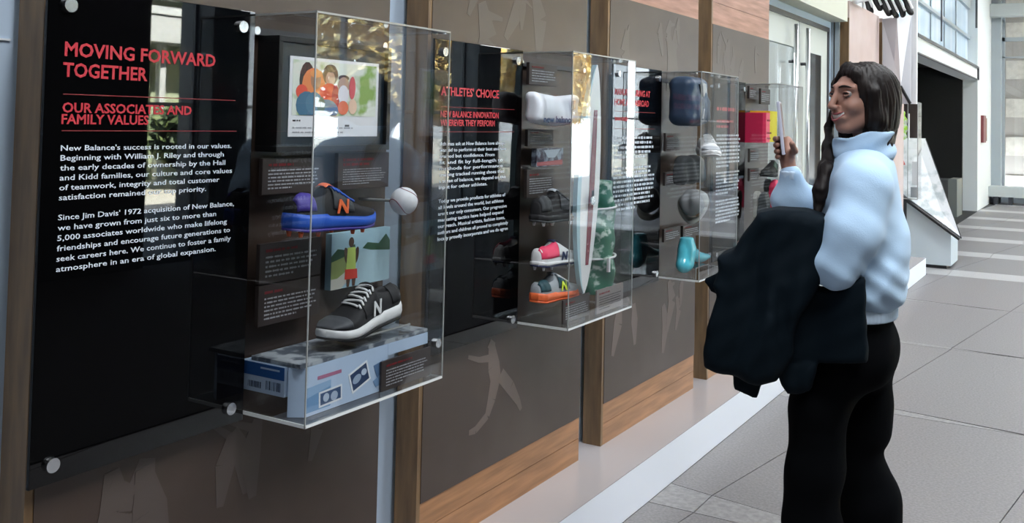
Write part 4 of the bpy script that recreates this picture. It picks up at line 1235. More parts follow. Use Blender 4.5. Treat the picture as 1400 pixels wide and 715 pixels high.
# =================================================================== THE WOMAN
# her own frame: a = the way she faces (towards the display wall), b = her left, c = up
PX, PY = -0.5965, 2.8275
FA = Vector((-0.978, -0.206, 0)); FB = Vector((0.206, -0.978, 0))
def to_world(V):
    V = np.asarray(V, float)
    out = np.empty_like(V)
    out[:, 0] = PX + V[:, 0] * FA[0] + V[:, 1] * FB[0]
    out[:, 1] = PY + V[:, 0] * FA[1] + V[:, 1] * FB[1]
    out[:, 2] = V[:, 2]
    return out
def wpt(a, b, c): return (PX + a * FA[0] + b * FB[0], PY + a * FA[1] + b * FB[1], c)
HT = math.radians(38)           # head turned towards her left
HC = (-0.011, 0.0, 1.566)        # between the eyes, at ear depth
def head_to_body(V):
    V = np.asarray(V, float)
    out = np.empty_like(V)
    c, s = math.cos(HT), math.sin(HT)
    out[:, 0] = HC[0] + V[:, 0] * c - V[:, 1] * s
    out[:, 1] = HC[1] + V[:, 0] * s + V[:, 1] * c
    out[:, 2] = HC[2] + V[:, 2]
    return out
def head_world(V): return to_world(head_to_body(V))
def body_to_head(P):
    c, s = math.cos(HT), math.sin(HT)
    x = P[..., 0] - HC[0]; y = P[..., 1] - HC[1]
    return np.stack([x * c + y * s, -x * s + y * c, P[..., 2] - HC[2]], -1)

M['skin'] = mat('warm_skin', (0.37, 0.195, 0.145), 0.5, spec=0.35)
M['skin'].node_tree.nodes['Principled BSDF'].inputs['Subsurface Weight'].default_value = 0.08
M['skin'].node_tree.nodes['Principled BSDF'].inputs['Subsurface Radius'].default_value = (0.01, 0.004, 0.002)
M['lips'] = mat('lip_skin', (0.38, 0.10, 0.10), 0.4)
M['teeth'] = mat('tooth_enamel', (0.8, 0.78, 0.74), 0.3)
M['eye_white'] = mat('eye_white', (0.28, 0.26, 0.25), 0.3)
M['eye_dark'] = mat('dark_iris', (0.012, 0.007, 0.005), 0.15)
M['hair'] = mat('dark_brown_hair', (0.008, 0.0055, 0.005), 0.5, spec=0.2, vary=(30, (0.016, 0.010, 0.008), 4, (1.2, 1.2, 0.12), 0.4, 0.7))
M['sweat'] = mat('pale_blue_fleece', (0.46, 0.63, 0.82), 0.95, spec=0.1, sheen=0.15, bump=(260, 0.25, 0.002))
M['rib'] = mat('pale_blue_ribbing', (0.60, 0.73, 0.88), 0.9, spec=0.1)
M['trousers'] = mat('black_trousers', (0.0022, 0.0025, 0.0032), 0.95, spec=0.05)
M['jacket'] = mat('navy_black_softshell', (0.0016, 0.0055, 0.0095), 0.8, spec=0.12, bump=(30, 0.12, 0.004))
M['jacket_lining'] = mat('black_lining', (0.004, 0.007, 0.011), 0.35, spec=0.4)

woman = thing('person', 'woman in a pale blue high-necked sweatshirt and black trousers, smiling and raising a phone', 'person', (PX, PY, 0))

def f_head(Q):                                  # in head coordinates
    x, y, z = Q[..., 0], Q[..., 1], Q[..., 2]
    S = np.stack([x, np.abs(y), z], -1)         # mirrored
    d = d_ell(Q, (-0.012, 0, 0.010), (0.086, 0.068, 0.074))
    d = smin(d, d_ell(Q, (0.028, 0, -0.022), (0.058, 0.056, 0.078)), 0.02)
    d = smin(d, d_caps(S, (-0.005, 0.046, -0.050), (0.056, 0.014, -0.092), 0.022, 0.018), 0.02)
    d = smin(d, d_ell(Q, (0.068, 0, -0.091), (0.018, 0.018, 0.016)), 0.014)
    d = smin(d, d_ell(S, (0.056, 0.033, -0.034), (0.026, 0.022, 0.020)), 0.014)     # cheeks lifted by the smile
    d = smin(d, d_caps(S, (0.080, 0.010, 0.020), (0.064, 0.042, 0.018), 0.010, 0.009), 0.012)   # brow
    d = smax(d, -d_ell(S, (0.097, 0.031, 0.000), (0.022, 0.017, 0.011)), 0.008)     # eye sockets
    d = smin(d, d_caps(Q, (0.084, 0, 0.010), (0.108, 0, -0.034), 0.0075, 0.0095), 0.009)        # nose
    d = smin(d, d_ell(S, (0.096, 0.0105, -0.038), (0.011, 0.008, 0.0075)), 0.005)
    d = smin(d, d_ell(Q, (0.078, 0, -0.062), (0.020, 0.030, 0.020)), 0.012)          # muzzle
    # smile opening
    mz = -0.0645 + 0.010 * (y / 0.028) ** 2
    mouth = np.sqrt((y / 0.028) ** 2 + ((z - mz) / 0.0085) ** 2 + ((x - 0.096) / 0.022) ** 2)
    d = smax(d, -(mouth - 1) * 0.006, 0.002)
    # smile fold
    d = smax(d, -d_caps(S, (0.094, 0.017, -0.040), (0.080, 0.034, -0.066), 0.0028), 0.006)
    d = smin(d, d_caps(Q, (-0.022, 0, -0.065), (-0.040, 0, -0.190), 0.048, 0.052), 0.02)   # neck
    d = smin(d, d_ell(S, (-0.012, 0.070, -0.012), (0.018, 0.010, 0.030)), 0.005)     # ears
    return d
sdf('head', f_head, (-0.13, -0.10, -0.20), (0.135, 0.10, 0.115), 0.0028, M['skin'], woman, head_world)
head = bpy.data.objects['head']
# lips, teeth, eyes, brows, lashes
def arc(y0, y1, fx, fz, n=13):
    return [head_world([(fx(y0 + (y1 - y0) * i / (n - 1)), y0 + (y1 - y0) * i / (n - 1), fz(y0 + (y1 - y0) * i / (n - 1)))])[0] for i in range(n)]
xm = lambda y: 0.0950 - 15 * y * y
MB().tube(arc(-.0275, .0275, xm, lambda y: -0.0555 + 9.0 * y * y), [0.0010 + 0.0020 * math.sin(math.pi * i / 12) for i in range(13)], 8).build('upper_lip', M['lips'], head, True)
MB().tube(arc(-.0265, .0265, xm, lambda y: -0.0745 + 26.0 * y * y), [0.0010 + 0.0026 * math.sin(math.pi * i / 12) for i in range(13)], 8).build('lower_lip', M['lips'], head, True)
V, Fc = [], []
for i in range(13):
    y = -0.025 + 0.05 * i / 12
    for z_ in (-0.0555 + 10 * y * y, -0.0710 + 24 * y * y):
        V.append((0.0890 - 13 * y * y, y, z_))
Fc = [(2 * i, 2 * i + 2, 2 * i + 3, 2 * i + 1) for i in range(12)]
o = link('teeth', head_world(V).tolist(), Fc, M['teeth'], head, True)
sm = o.modifiers.new('solid', 'SOLIDIFY'); sm.thickness = 0.003
for sgn in (-1, 1):
    c = (0.0705, 0.0305 * sgn, 0.0005)
    V, Fc = uvs(c, 0.0108, 16, 12)
    ey = link('eye', head_world(V).tolist(), Fc, M['eye_white'], head, True)
    V, Fc = uvs((c[0] + 0.0065, c[1] + 0.0004, c[2] - 0.0002), 0.0068, 12, 10)
    link('iris', head_world(V).tolist(), Fc, M['eye_dark'], ey, True)
    # lids narrowed by the smile
    for up_d in (1, -1):
        pts = [head_world([(0.0830 - 26 * (q * q), c[1] + q, c[2] + up_d * (0.0056 - 30 * q * q) + (0.0006 if up_d > 0 else -0.0))])[0] for q in [(-0.0125 + 0.025 * k / 8) for k in range(9)]]
        MB().tube(pts, [0.0018 + 0.0016 * math.sin(math.pi * k / 8) for k in range(9)], 8).build('eyelid', M['skin'], ey, True)
    pts = [head_world([(0.0852 - 26 * (q * q), c[1] + q, c[2] + (0.0036 - 24 * q * q))])[0] for q in [(-0.0125 + 0.025 * k / 8) for k in range(9)]]
    MB().tube(pts, [0.0008 + 0.0009 * math.sin(math.pi * k / 8) for k in range(9)], 6).build('lashes', M['eye_dark'], ey, True)
    pts = [head_world([(0.0905 - 0.0195 * (k / 8) ** 1.7, sgn * (0.013 + 0.033 * k / 8), 0.0190 + 0.0055 * math.sin(math.pi * k / 8 * 0.9) - 0.003 * k / 8)])[0] for k in range(9)]
    MB().tube(pts, [0.0018, 0.0026, 0.003, 0.003, 0.0028, 0.0024, 0.002, 0.0014, 0.0006], 8).build('eyebrow', M['hair'], head, True)

# hair: cap parted at the side, long back tucked in the collar, long front lock over the chest
def f_hair(P):
    Q = body_to_head(P)
    x, y, z = Q[..., 0], Q[..., 1], Q[..., 2]
    cap = d_ell(Q, (-0.013, 0, 0.010), (0.099, 0.081, 0.087))
    cap = smin(cap, d_ell(Q, (-0.035, 0, -0.050), (0.070, 0.076, 0.100)), 0.03)
    # keep the face free: hairline
    S = np.stack([x, np.abs(y), z], -1)
    face = d_ell(S, (0.105, 0.0, -0.035), (0.085, 0.076, 0.103))
    cap = smax(cap, -face, 0.008)
    low = d_caps(Q, (0.085, 0, -0.10), (0.02, 0, -0.15), 0.055)
    cap = smax(cap, -low, 0.01)
    d = cap
    # sweep over the near side of the brow down to the jaw
    d = smin(d, d_caps(Q, (0.040, -0.014, 0.074), (0.050, 0.036, 0.060), 0.017, 0.013), 0.014)
    d = smin(d, d_caps(Q, (0.050, 0.036, 0.060), (0.022, 0.068, 0.005), 0.013, 0.015), 0.014)
    d = smin(d, d_caps(Q, (0.022, 0.072, 0.005), (0.006, 0.070, -0.070), 0.016, 0.022), 0.018)
    d = smin(d, d_caps(Q, (0.006, 0.066, -0.070), (-0.02, 0.045, -0.140), 0.024, 0.03), 0.02)
    # far side
    d = smin(d, d_caps(Q, (0.040, -0.014, 0.074), (0.036, -0.060, 0.03), 0.017, 0.014), 0.014)
    d = smin(d, d_caps(Q, (0.040, -0.062, 0.03), (0.030, -0.070, -0.06), 0.015, 0.018), 0.016)
    d = smin(d, d_caps(Q, (0.028, -0.062, -0.05), (-0.005, -0.040, -0.150), 0.020, 0.036), 0.02)
    # back mass into the collar
    d = smin(d, d_caps(P, (-0.045, 0.0, 1.54), (-0.055, 0.0, 1.44), 0.052, 0.040), 0.03)
    # long lock falling forward past the chin over the chest
    a, b, c = P[..., 0], P[..., 1], P[..., 2]
    pts = [(0.070, -0.065, 1.535, .008), (0.083, -0.066, 1.47, .010), (0.080, -0.02, 1.41, .018), (0.084, 0.045, 1.35, .022), (0.098, 0.085, 1.29, .021), (0.108, 0.105, 1.225, .010)]
    for p, q in zip(pts, pts[1:]):
        d = smin(d, d_caps(P, p[:3], q[:3], p[3], q[3]), 0.018)
    # strands
    th = np.arctan2(y, x)
    st = np.sin(th * 46 + z * 14 + 2 * np.sin(z * 30)) * 0.0013 + np.sin(th * 21 - z * 9) * 0.0012
    low_ = np.sin((b * 0.82 + c * 0.57) * 330 + np.sin(c * 20)) * 0.0016 + np.sin(a * 380 + b * 60) * 0.0008
    return d + np.where(c < 1.47, low_, st)
sdf('hair', f_hair, (-0.15, -0.14, 1.20), (0.16, 0.16, 1.70), 0.0042, M['hair'], woman, to_world)

# sweatshirt
TZ = [0.93, 0.955, 0.985, 1.03, 1.10, 1.18, 1.26, 1.32, 1.37, 1.41]
TCA = [-0.004, -0.006, -0.014, -0.019, -0.022, -0.018, -0.008, -0.012, -0.014, -0.015]
TRA = [0.083, 0.086, 0.104, 0.116, 0.122, 0.120, 0.112, 0.098, 0.080, 0.060]
TRB = [0.135, 0.140, 0.160, 0.172, 0.180, 0.190, 0.196, 0.185, 0.130, 0.085]
def folds(P, amp=1.0):
    a, b, c = P[..., 0], P[..., 1], P[..., 2]
    return amp * (0.0032 * np.sin(a * 60 + c * 26 + 1.5 * np.sin(c * 12)) * np.clip((1.36 - c) / 0.2, 0, 1) + 0.0030 * np.sin(c * 95 - a * 70 + 2 * np.sin(b * 14)) * np.clip((1.16 - c) / 0.1, 0.15, 1))
def f_sweat(P):
    a, b, c = P[..., 0], P[..., 1], P[..., 2]
    ca = np.interp(c, TZ, TCA); ra = np.interp(c, TZ, TRA); rb = np.interp(c, TZ, TRB)
    rr = np.sqrt(((a - ca) / ra) ** 2 + (b / rb) ** 2)
    d = (rr - 1) * np.minimum(ra, rb) * 0.85
    d = smax(d, np.maximum(0.968 - c, c - 1.405), 0.02)
    # shoulders
    d = smin(d, smin(d_caps(P, (-0.015, -0.150, 1.322), (-0.015, 0.0, 1.355), 0.064, 0.064), d_caps(P, (-0.015, 0.0, 1.355), (-0.015, 0.150, 1.322), 0.064, 0.064), 0.02), 0.04)
    # near (left) sleeve: hangs and bends forward, baggy
    d1 = d_caps(P, (-0.012, 0.165, 1.312), (0.016, 0.208, 1.19), 0.066, 0.070)
    d1 = smin(d1, d_caps(P, (0.018, 0.212, 1.19), (0.052, 0.212, 1.108), 0.072, 0.062), 0.03)
    d1 = smin(d1, d_caps(P, (0.052, 0.212, 1.105), (0.225, 0.17, 1.125), 0.058, 0.045), 0.03)
    d = smin(d, d1, 0.035)
    # far (right) sleeve: elbow bent, forearm raised
    d2 = d_caps(P, (0.0, -0.170, 1.31), (0.110, -0.205, 1.215), 0.062, 0.060)
    d2 = smin(d2, d_caps(P, (0.110, -0.205, 1.215), (0.205, -0.165, 1.245), 0.060, 0.052), 0.03)
    d2 = smin(d2, d_caps(P, (0.175, -0.175, 1.225), (0.196, -0.145, 1.322), 0.050, 0.034), 0.03)
    d = smin(d, d2, 0.025)
    # blouse of fleece above the hem at the back with its deep fold
    d = smin(d, d_ell(P, (-0.050, 0.085, 1.045), (0.070, 0.09, 0.075)), 0.03)
    d = smax(d, -d_caps(P, (-0.078, 0.205, 1.15), (-0.052, 0.205, 1.05), 0.012, 0.022), 0.03)
    return d + folds(P)
sdf('sweatshirt', f_sweat, (-0.18, -0.29, 0.92), (0.32, 0.32, 1.43), 0.0075, M['sweat'], woman, to_world)
def f_hem(P):
    a, b, c = P[..., 0], P[..., 1], P[..., 2]
    rr = np.sqrt(((a + 0.008) / 0.094) ** 2 + (b / 0.150) ** 2)
    d = np.abs((rr - 1) * 0.09) - 0.008
    return smax(d + 0.0012 * np.sin(np.arctan2(b, a) * 90), np.abs(c - 0.963) - 0.020, 0.006)
sdf('hem_band', f_hem, (-0.13, -0.18, 0.90), (0.13, 0.18, 0.99), 0.005, M['rib'], woman, to_world)
# stand-up collar, open at the front, drooping to the chin side
def f_collar(P):
    a, b, c = P[..., 0], P[..., 1], P[..., 2]
    t = (c - 1.37) / 0.10
    ca = -0.017 + 0.004 * t
    ra = 0.076 + 0.002 * t + 0.004 * np.sin(c * 90 + b * 30)
    rb = 0.074 + 0.004 * t
    rr = np.sqrt(((a - ca) / ra) ** 2 + (b / rb) ** 2)
    d = np.abs((rr - 1) * 0.074) - 0.0065
    top = 1.468 - 0.030 * np.clip((a + 0.06) / 0.13, 0, 1.2) - 0.004 * np.sin(a * 60)
    d = smax(d, c - top, 0.008)
    d = smax(d, 1.375 - c, 0.01)
    return d + 0.002 * np.sin(c * 110 + a * 50)
sdf('collar', f_collar, (-0.12, -0.11, 1.35), (0.12, 0.11, 1.50), 0.0045, M['sweat'], woman, to_world)
def f_cuff(P):
    d = d_caps(P, (0.192, -0.148, 1.305), (0.199, -0.140, 1.338), 0.034, 0.030)
    ax = (P[..., 2] - 1.322)
    return smax(d, np.abs(ax) - 0.014, 0.005) + 0.001 * np.sin(np.arctan2(P[..., 1] + 0.144, P[..., 0] - 0.196) * 40)
sdf('cuff', f_cuff, (0.14, -0.20, 1.29), (0.25, -0.09, 1.36), 0.004, M['rib'], woman, to_world)

# trousers
def leg(P, pts):
    d = None
    for p, q in zip(pts, pts[1:]):
        e = d_caps(P, p[:3], q[:3], p[3], q[3])
        d = e if d is None else smin(d, e, 0.03)
    return d
def f_tr(P):
    hip = d_ell(P, (0.0, 0, 0.865), (0.105, 0.155, 0.125))
    hip = smin(hip, d_ell(P, (-0.030, 0.0, 0.845), (0.078, 0.15, 0.10)), 0.03)
    hip = smax(hip, P[..., 2] - 0.965, 0.01)
    hip = smin(hip, smax(d_ell(P, (-0.008, 0, 0.93), (0.082, 0.135, 0.09)), P[..., 2] - 0.965, 0.01), 0.02)
    l1 = leg(P, [(0.035, 0.082, 0.82, .090), (0.096, 0.085, 0.70, .078), (0.106, 0.088, 0.52, .076), (0.114, 0.09, 0.36, .077), (0.124, 0.09, 0.10, .086)])
    l2 = leg(P, [(-0.012, -0.075, 0.82, .096), (-0.010, -0.080, 0.68, .088), (-0.008, -0.083, 0.60, .086), (0.024, -0.085, 0.548, .080), (0.002, -0.088, 0.48, .088), (-0.030, -0.092, 0.376, .094), (-0.070, -0.095, 0.10, .106)])
    d = smin(smin(l1, l2, 0.02), hip, 0.04)
    d = smax(d, 0.045 - P[..., 2], 0.01)
    a, b, c = P[..., 0], P[..., 1], P[..., 2]
    return d + 0.003 * np.sin(a * 60 + c * 12) + 0.003 * np.sin(c * 30 + a * 20)
sdf('trousers', f_tr, (-0.20, -0.24, 0.02), (0.29, 0.24, 0.96), 0.0085, M['trousers'], woman, to_world)
for (a, b) in ((0.135, 0.09), (-0.055, -0.095)):
    def f_sh(P, a=a, b=b):
        d = d_caps(P, (a - 0.07, b, 0.042), (a + 0.10, b, 0.032), 0.040, 0.032)
        d = smin(d, d_caps(P, (a - 0.06, b, 0.05), (a - 0.05, b, 0.10), 0.036, 0.034), 0.02)
        return smax(d, 0.0 - P[..., 2], 0.004)
    sdf('shoe', f_sh, (a - 0.13, b - 0.06, -0.01), (a + 0.15, b + 0.06, 0.15), 0.006, M['trousers'], woman, to_world)

# right hand with five fingers closed round the phone
PH = Vector((0.224, -0.128, 1.470))      # phone centre in her frame
TL = math.radians(6.5)                    # top leans away from her
def f_hand(P):
    d = d_caps(P, (0.198, -0.146, 1.325), (0.207, -0.150, 1.368), 0.0235, 0.0225)
    d = smin(d, d_ell(P, (0.207, -0.158, 1.402), (0.020, 0.026, 0.040)), 0.016)
    d = smin(d, d_ell(P, (0.205, -0.140, 1.385), (0.017, 0.022, 0.026)), 0.012)
    fz = [(1.432, .0088, 1.0), (1.413, .0092, 1.08), (1.394, .0088, 1.0), (1.377, .0078, 0.82)]
    for i, (z, r, L) in enumerate(fz):
        la = (z - 1.47) * math.tan(TL)
        k0 = (0.214 + la, -0.172, z - 0.004)
        k1 = (0.238 + la, -0.163 + 0.006 * L, z)
        k2 = (0.246 + la, -0.140 + 0.010 * L, z + 0.001)
        k3 = (0.240 + la, -0.122 + 0.012 * L, z + 0.002)
        f = smin(smin(d_caps(P, k0, k1, r * 1.1, r), d_caps(P, k1, k2, r, r * 0.93), 0.004), d_caps(P, k2, k3, r * 0.93, r * 0.82), 0.003)
        d = smin(d, f, 0.0035)
    # thumb leaves the side of the palm and lies on the screen side
    t = smin(d_caps(P, (0.200, -0.150, 1.382), (0.184, -0.122, 1.398), 0.0125, 0.0105), d_caps(P, (0.184, -0.122, 1.398), (0.190, -0.098, 1.420), 0.0105, 0.0085), 0.005)
    return smin(d, t, 0.006)
sdf('hand', f_hand, (0.15, -0.21, 1.30), (0.28, -0.06, 1.46), 0.0024, M['skin'], woman, to_world)
def f_hand2(P):          # left hand, mostly under the jacket
    P = P + np.array((0.055, -0.03, 0.0))
    d = d_caps(P, (0.260, 0.145, 1.11), (0.285, 0.14, 1.12), 0.024, 0.022)
    d = smin(d, d_ell(P, (0.315, 0.125, 1.122), (0.042, 0.022, 0.030)), 0.015)
    for i in range(4):
        z = 1.142 - 0.017 * i
        L = (0.9, 1.0, 0.95, 0.78)[i]
        f = smin(d_caps(P, (0.340, 0.125, z), (0.340 + 0.032 * L, 0.108, z - 0.002), 0.0088, 0.008), d_caps(P, (0.340 + 0.032 * L, 0.108, z - 0.002), (0.335 + 0.022 * L, 0.085, z - 0.004), 0.008, 0.007), 0.003)
        d = smin(d, f, 0.0035)
    return smin(d, d_caps(P, (0.300, 0.108, 1.14), (0.335, 0.085, 1.160), 0.0105, 0.0085), 0.006)
sdf('hand', f_hand2, (0.15, 0.06, 1.06), (0.37, 0.25, 1.19), 0.004, M['skin'], woman, to_world)

# the phone
phone = thing('phone', 'slim pale phone held upright in the woman\'s right hand', 'phone', wpt(*PH))
def phone_pt(u, v, w):      # u across the width (b), v up, w through the thickness (away from her)
    a = PH[0] + w * math.cos(TL) + v * math.sin(TL)
    c = PH[2] - w * math.sin(TL) + v * math.cos(TL)
    return wpt(a, PH[1] + u, c)
def phone_slab(name, u0, u1, v0, v1, w0, w1, m, bev):
    pts = [phone_pt(u, v, w) for w in (w0, w1) for (u, v) in ((u0, v0), (u1, v0), (u1, v1), (u0, v1))]
    mb = MB(); mb.add(pts, [(0, 1, 2, 3), (4, 5, 6, 7), (0, 1, 5, 4), (1, 2, 6, 5), (2, 3, 7, 6), (3, 0, 4, 7)])
    return mb.build(name, m, phone, False, bev)
phone_slab('phone_body', -0.036, 0.036, -0.085, 0.078, -0.005, 0.005, mat('lavender_white_phone', (0.66, 0.66, 0.78), 0.25), 0.003)
phone_slab('screen', -0.033, 0.033, -0.080, 0.073, -0.0056, -0.005, mat('black_phone_glass', (0.01, 0.012, 0.02), 0.06), 0.0)
phone_slab('camera_bump', -0.030, -0.002, 0.042, 0.072, 0.005, 0.0075, M['frame_dark'], 0.001)

# =================================================================== JACKET over her left forearm
jk = thing('jacket', 'dark navy jacket draped over the woman\'s left forearm, hanging to mid thigh', 'jacket', wpt(0.25, 0.2, 0.7))
PA = [(0.2687, 1.2132), (0.2573, 1.2355), (0.2109, 1.2476), (0.1346, 1.2454), (0.0838, 1.2324), (0.0646, 1.1696), (0.0806, 1.076), (0.1026, 1.0397), (0.1414, 0.9709), (0.1617, 0.9208), (0.1574, 0.8689), (0.1985, 0.7951), (0.2444, 0.7806), (0.299, 0.7965), (0.3423, 0.8), (0.3961, 0.8105), (0.395, 0.8703), (0.3742, 0.9617), (0.3569, 1.0089), (0.3732, 1.0356), (0.3577, 1.0726), (0.3682, 1.1119), (0.3208, 1.1328), (0.2976, 1.1719)]
PB = [(0.3239, 0.8054), (0.3173, 0.7547), (0.2564, 0.7357), (0.2396, 0.7844)]
PC = [(0.2178, 1.0102), (0.1147, 1.0395), (0.0399, 1.045), (-0.0206, 1.084), (-0.0294, 0.8593), (0.0384, 0.8507), (0.1129, 0.8396), (0.2159, 0.8354)]
PD = [(0.2052, 0.8459), (0.0983, 0.8445), (0.1127, 0.7674), (0.1467, 0.7482), (0.1772, 0.7468), (0.2007, 0.7835)]
PE = [(0.3597, 1.0643), (0.4079, 1.0407), (0.3852, 1.01), (0.3589, 1.0039)]
def f_jack(P):
    a, b, c = P[..., 0], P[..., 1], P[..., 2]
    fold = 0.012 * np.sin(a * 34 + 2.2 * np.sin(c * 7)) * np.clip((1.25 - c) / 0.25, 0.2, 1)
    fold2 = 0.006 * np.sin(a * 75 + c * 16 + np.sin(c * 21))
    def slab_(poly, b0, half, r):
        d2 = d_poly(a, c, poly) + r
        db = np.abs(b - b0) - half + r
        return np.hypot(np.maximum(d2, 0), np.maximum(db, 0)) + np.minimum(np.maximum(d2, db), 0) - r
    bb = 0.185 + fold + fold2 + 0.02 * np.sin(c * 9)
    A = slab_(PA, bb, 0.095, 0.034)
    # hollow between the front and back halves below the arm
    hol = d_caps(P, (0.16, 0.185, 0.66), (0.36, 0.185, 0.66), 0.055)
    B = slab_(PB, 0.20 + fold, 0.035, 0.018)
    C = slab_(PC, 0.205 + 0.4 * fold + 0.02 * np.cos(a * 26), 0.022, 0.012)
    D = slab_(PD, 0.175 + fold2, 0.045, 0.03)
    E = slab_(PE, 0.20, 0.016, 0.009)
    d = smin(A, B, 0.012)
    d = smin(d, E, 0.01)
    d = smin(d, D, 0.006)
    # crease where the flap leaves the main drape
    d = smin(d, C, 0.006)
    d = smax(d, -d_caps(P, (0.188, 0.30, 1.03), (0.175, 0.295, 0.80), 0.018, 0.022), 0.02)
    return d + 0.0025 * np.sin(a * 55 + c * 60) * np.sin(c * 33)
sdf('shell', f_jack, (-0.04, 0.04, 0.66), (0.48, 0.34, 1.27), 0.008, M['jacket'], jk, to_world)
# =================================================================== FAR EXHIBIT (angled lectern, banner, hanging shoes)
pl = thing('plinth', 'pale grey exhibit plinth on the floor right of the woman', 'plinth', (-1.5, 11.1, 0))
M['plinth'] = mat('pale_grey_laminate', (0.50, 0.55, 0.58), 0.4)
box('recessed_base', -1.74, -1.40, 11.0, 11.5, 0.0, 0.035, M['black'], pl)
MB().prism([(-1.80, 0.035), (-1.355, 0.035), (-1.355, 0.385), (-1.80, 0.70)], 1, 10.98, 11.55).build('plinth_body', M['plinth'], pl)
tb = thing('tilted_panel', 'tilted triangular white info panel with black edge on the plinth', 'info panel', (-1.5, 10.9, 0.7))
# a board leaning back from its low right corner
q0, q1, q2, q3 = (-1.90, 10.93, 0.80), (-1.262, 10.93, 0.345), (-1.66, 11.25, 1.36), (-2.10, 11.25, 1.36)
def quad_slab(name, q, th, m, parent):
    a = [Vector(p) for p in q]
    n = (a[1] - a[0]).cross(a[-1] - a[0]).normalized() * th
    mb = MB(); k = len(a)
    mb.add([p for p in a] + [p + n for p in a], [tuple(range(k)), tuple(range(2 * k - 1, k - 1, -1))] + [(i, (i + 1) % k, (i + 1) % k + k, i + k) for i in range(k)])
    return mb.build(name, m, parent)
quad_slab('board', (q0, q1, q2, q3), 0.03, mat('white_map_print', (0.85, 0.86, 0.88), 0.35, vary=(9, (0.5, 0.55, 0.56), 5, (1, 1, 1), 0.5, 0.66)), tb)
MB().tube([(q0[0], q0[1] - 0.012, q0[2] - 0.012), (q1[0], q1[1] - 0.012, q1[2] - 0.012)], 0.020, 8).build('black_edge', M['black'], tb)
quad_slab('black_side', ((-1.262, 10.93, 0.345), (-1.25, 10.93, 0.335), (-1.648, 11.25, 1.352), (-1.66, 11.25, 1.36)), 0.03, M['black'], tb)
for (u0, v0, w) in ((0.15, 0.16, 0.35), (0.2, 0.24, 0.3), (0.35, 0.32, 0.22), (0.5, 0.10, 0.3)):
    a = Vector(q0).lerp(Vector(q1), u0).lerp(Vector(q3).lerp(Vector(q2), u0), v0) + Vector((0, -0.006, 0))
    b = Vector(q0).lerp(Vector(q1), u0 + w).lerp(Vector(q3).lerp(Vector(q2), u0 + w), v0) + Vector((0, -0.006, 0))
    MB().tube([a, b], 0.006, 4).build('printed_line', M['frame_grey'], tb)
c5 = thing('display_case', 'small far acrylic case with a bright green shoe, behind her collar', 'display case', (-1.77, 10.75, 0.72))
for (nm, a) in (('front_panel', (-1.90, -1.645, 10.70, 10.705, 0.74, 1.755)), ('side_panel', (-1.65, -1.645, 10.705, 10.93, 0.74, 1.755)), ('top_panel', (-1.90, -1.645, 10.70, 10.93, 1.755, 1.76)), ('side_panel', (-1.90, -1.895, 10.705, 10.93, 0.74, 1.755))):
    box(nm, *a, M['acrylic'], c5)
for a in ((-1.652, -1.643, 10.695, 10.703, 0.74, 1.76), (-1.75, -1.743, 10.695, 10.70, 0.74, 1.76), (-1.90, -1.645, 10.694, 10.70, 1.75, 1.762), (-1.90, -1.645, 10.694, 10.70, 0.735, 0.745)):
    box('polished_edge', *a, M['acrylic_edge'], c5)
box('white_card', -1.72, -1.655, 10.80, 10.81, 0.88, 1.13, M['white'], c5)
box('grey_foot', -1.73, -1.65, 10.78, 10.83, 0.75, 0.86, M['frame_grey'], c5)
gs = thing('green_shoe', 'fluorescent green shoe standing upright in the small far case', 'shoe', (-1.82, 10.8, 1.4))
def f_gs(P):
    Q = P - np.array((-1.825, 10.80, 1.50))
    d = d_ell(Q, (0, 0, 0), (0.060, 0.035, 0.165))
    return smax(d, -d_ell(Q, (-0.03, -0.03, -0.02), (0.028, 0.03, 0.06)), 0.008) + 0.004 * np.sin(Q[..., 2] * 70)
sdf('shoe_upper', f_gs, (-1.90, 10.74, 1.32), (-1.75, 10.86, 1.68), 0.008, mat('green_white_knit', (0.45, 0.85, 0.05), 0.5, vary=(18, (0.75, 0.85, 0.7), 2, (1, 1, 1), 0.48, 0.55)), gs)
box('shoe_sole', -1.762, -1.748, 10.78, 10.82, 1.36, 1.64, M['white'], gs)
rk = thing('red_token', 'small red tag lying low inside the far case', 'tag', (-1.85, 10.8, 1.15))
MB().tube([(-1.87, 10.8, 1.22), (-1.80, 10.8, 1.09)], [0.03, 0.016], 8).build('red_tag', mat('coral_red', (0.7, 0.12, 0.10), 0.5), rk, True)

# folded white banner with a black diagonal and a bright white outer edge
bn2 = thing('folded_banner', 'tall folded white banner rising behind the woman, black diagonal line across it', 'banner', (-1.8, 10.45, 1.2))
M['banner'] = mat('white_satin_banner_dim', (0.60, 0.61, 0.66), 0.35)
M['banner_lit'] = mat('white_banner_lit', (0.80, 0.80, 0.84), 0.3)  # lighter copy for lit folds; the darker one paints folds in shade
P_ = {'a': (-1.724, 2.4838), 'b': (-1.4756, 2.5147), 'c': (-1.6189, 2.0903), 'd': (-1.554, 1.8624), 'e': (-1.4714, 1.7031), 'f': (-1.6548, 1.7016), 'g': (-1.4261, 2.6459), 'h': (-1.4215, 1.7035), 'i': (-1.583, 2.492), 'j': (-1.7139, 1.903)}
def pt(k, dy): return (P_[k][0], 9.15 + dy, P_[k][1])
def tri(name, ks, dys, m):
    a = [Vector(pt(k, dy)) for k, dy in zip(ks, dys)]
    mb = MB(); k = len(a)
    mb.add(a + [p + Vector((0, 0.02, 0)) for p in a], [tuple(range(k)), tuple(range(2 * k - 1, k - 1, -1))] + [(i, (i + 1) % k, (i + 1) % k + k, i + k) for i in range(k)])
    return mb.build(name, m, bn2)
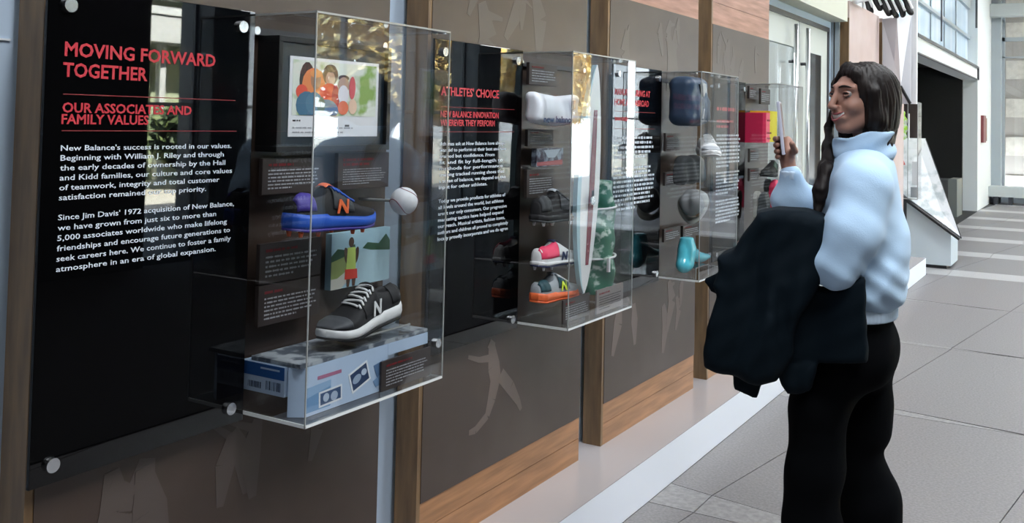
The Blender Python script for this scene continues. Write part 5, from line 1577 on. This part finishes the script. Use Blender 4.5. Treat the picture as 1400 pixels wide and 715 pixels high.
tri('fold', 'aic', (0, -.06, .02), M['banner'])
tri('fold', 'ibdc', (-.06, .03, -.02, .02), M['banner_lit'])
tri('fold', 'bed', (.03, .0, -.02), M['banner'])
tri('fold', 'cdfj', (.02, -.02, .0, .01), M['banner_lit'])
tri('fold', 'acj', (0, .02, .01), M['banner_lit'])
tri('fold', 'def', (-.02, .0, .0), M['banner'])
box('white_edge', -1.4812, -1.4309, 9.2, 9.26, 1.7046, 4.59, M['white'], bn2)
MB().tube([pt('d', -.035), ((P_['d'][0] + P_['e'][0]) / 2 + .0, 9.12, (P_['d'][1] + P_['e'][1]) / 2), pt('e', -.02)], 0.014, 6).build('black_line', M['black'], bn2)
# shoes hung in a cluster overhead
hx = [(-1.8184, 2.6059), (-1.7414, 2.6226), (-1.6647, 2.5724), (-1.6014, 2.5564), (-1.5388, 2.5604), (-1.4766, 2.5775)]
hl = ['leftmost', 'second from left', 'third from left', 'fourth from left', 'fifth from left', 'rightmost']
for i, (x_, z_) in enumerate(hx):
    h = thing('hanging_shoe', 'black and white shoe hung overhead, %s of the row' % hl[i], 'shoe', (x_, 9.0, z_), 'shoes hung in a row overhead')
    def f_hs(P, x_=x_, z_=z_):
        d = d_caps(P, (x_ - 0.030, 9.0, z_ + 0.08), (x_ + 0.025, 9.0, z_ - 0.06), 0.030, 0.028)
        return d + 0.004 * np.sin(P[..., 2] * 60 + P[..., 0] * 40)
    sdf('shoe_body', f_hs, (x_ - 0.11, 8.94, z_ - 0.11), (x_ + 0.09, 9.06, z_ + 0.17), 0.012, M['black'], h)
    MB().tube([(x_ - 0.012, 8.967, z_ + 0.10), (x_ + 0.045, 8.968, z_ - 0.03)], [0.009, 0.012], 6).build('white_sole', M['white'], h)
MB_ = MB().tube([-2.3259, ] and [(-1.70, 7.9, 2.50), (-1.69, 8.6, 2.62), (-1.62, 9.1, 2.72)], 0.025, 10)
ar = thing('white_tube', 'white overhead tube running to the hanging shoes', 'tube', (-1.8, 9.4, 2.62))
MB_.build('tube_body', M['white'], ar, True)
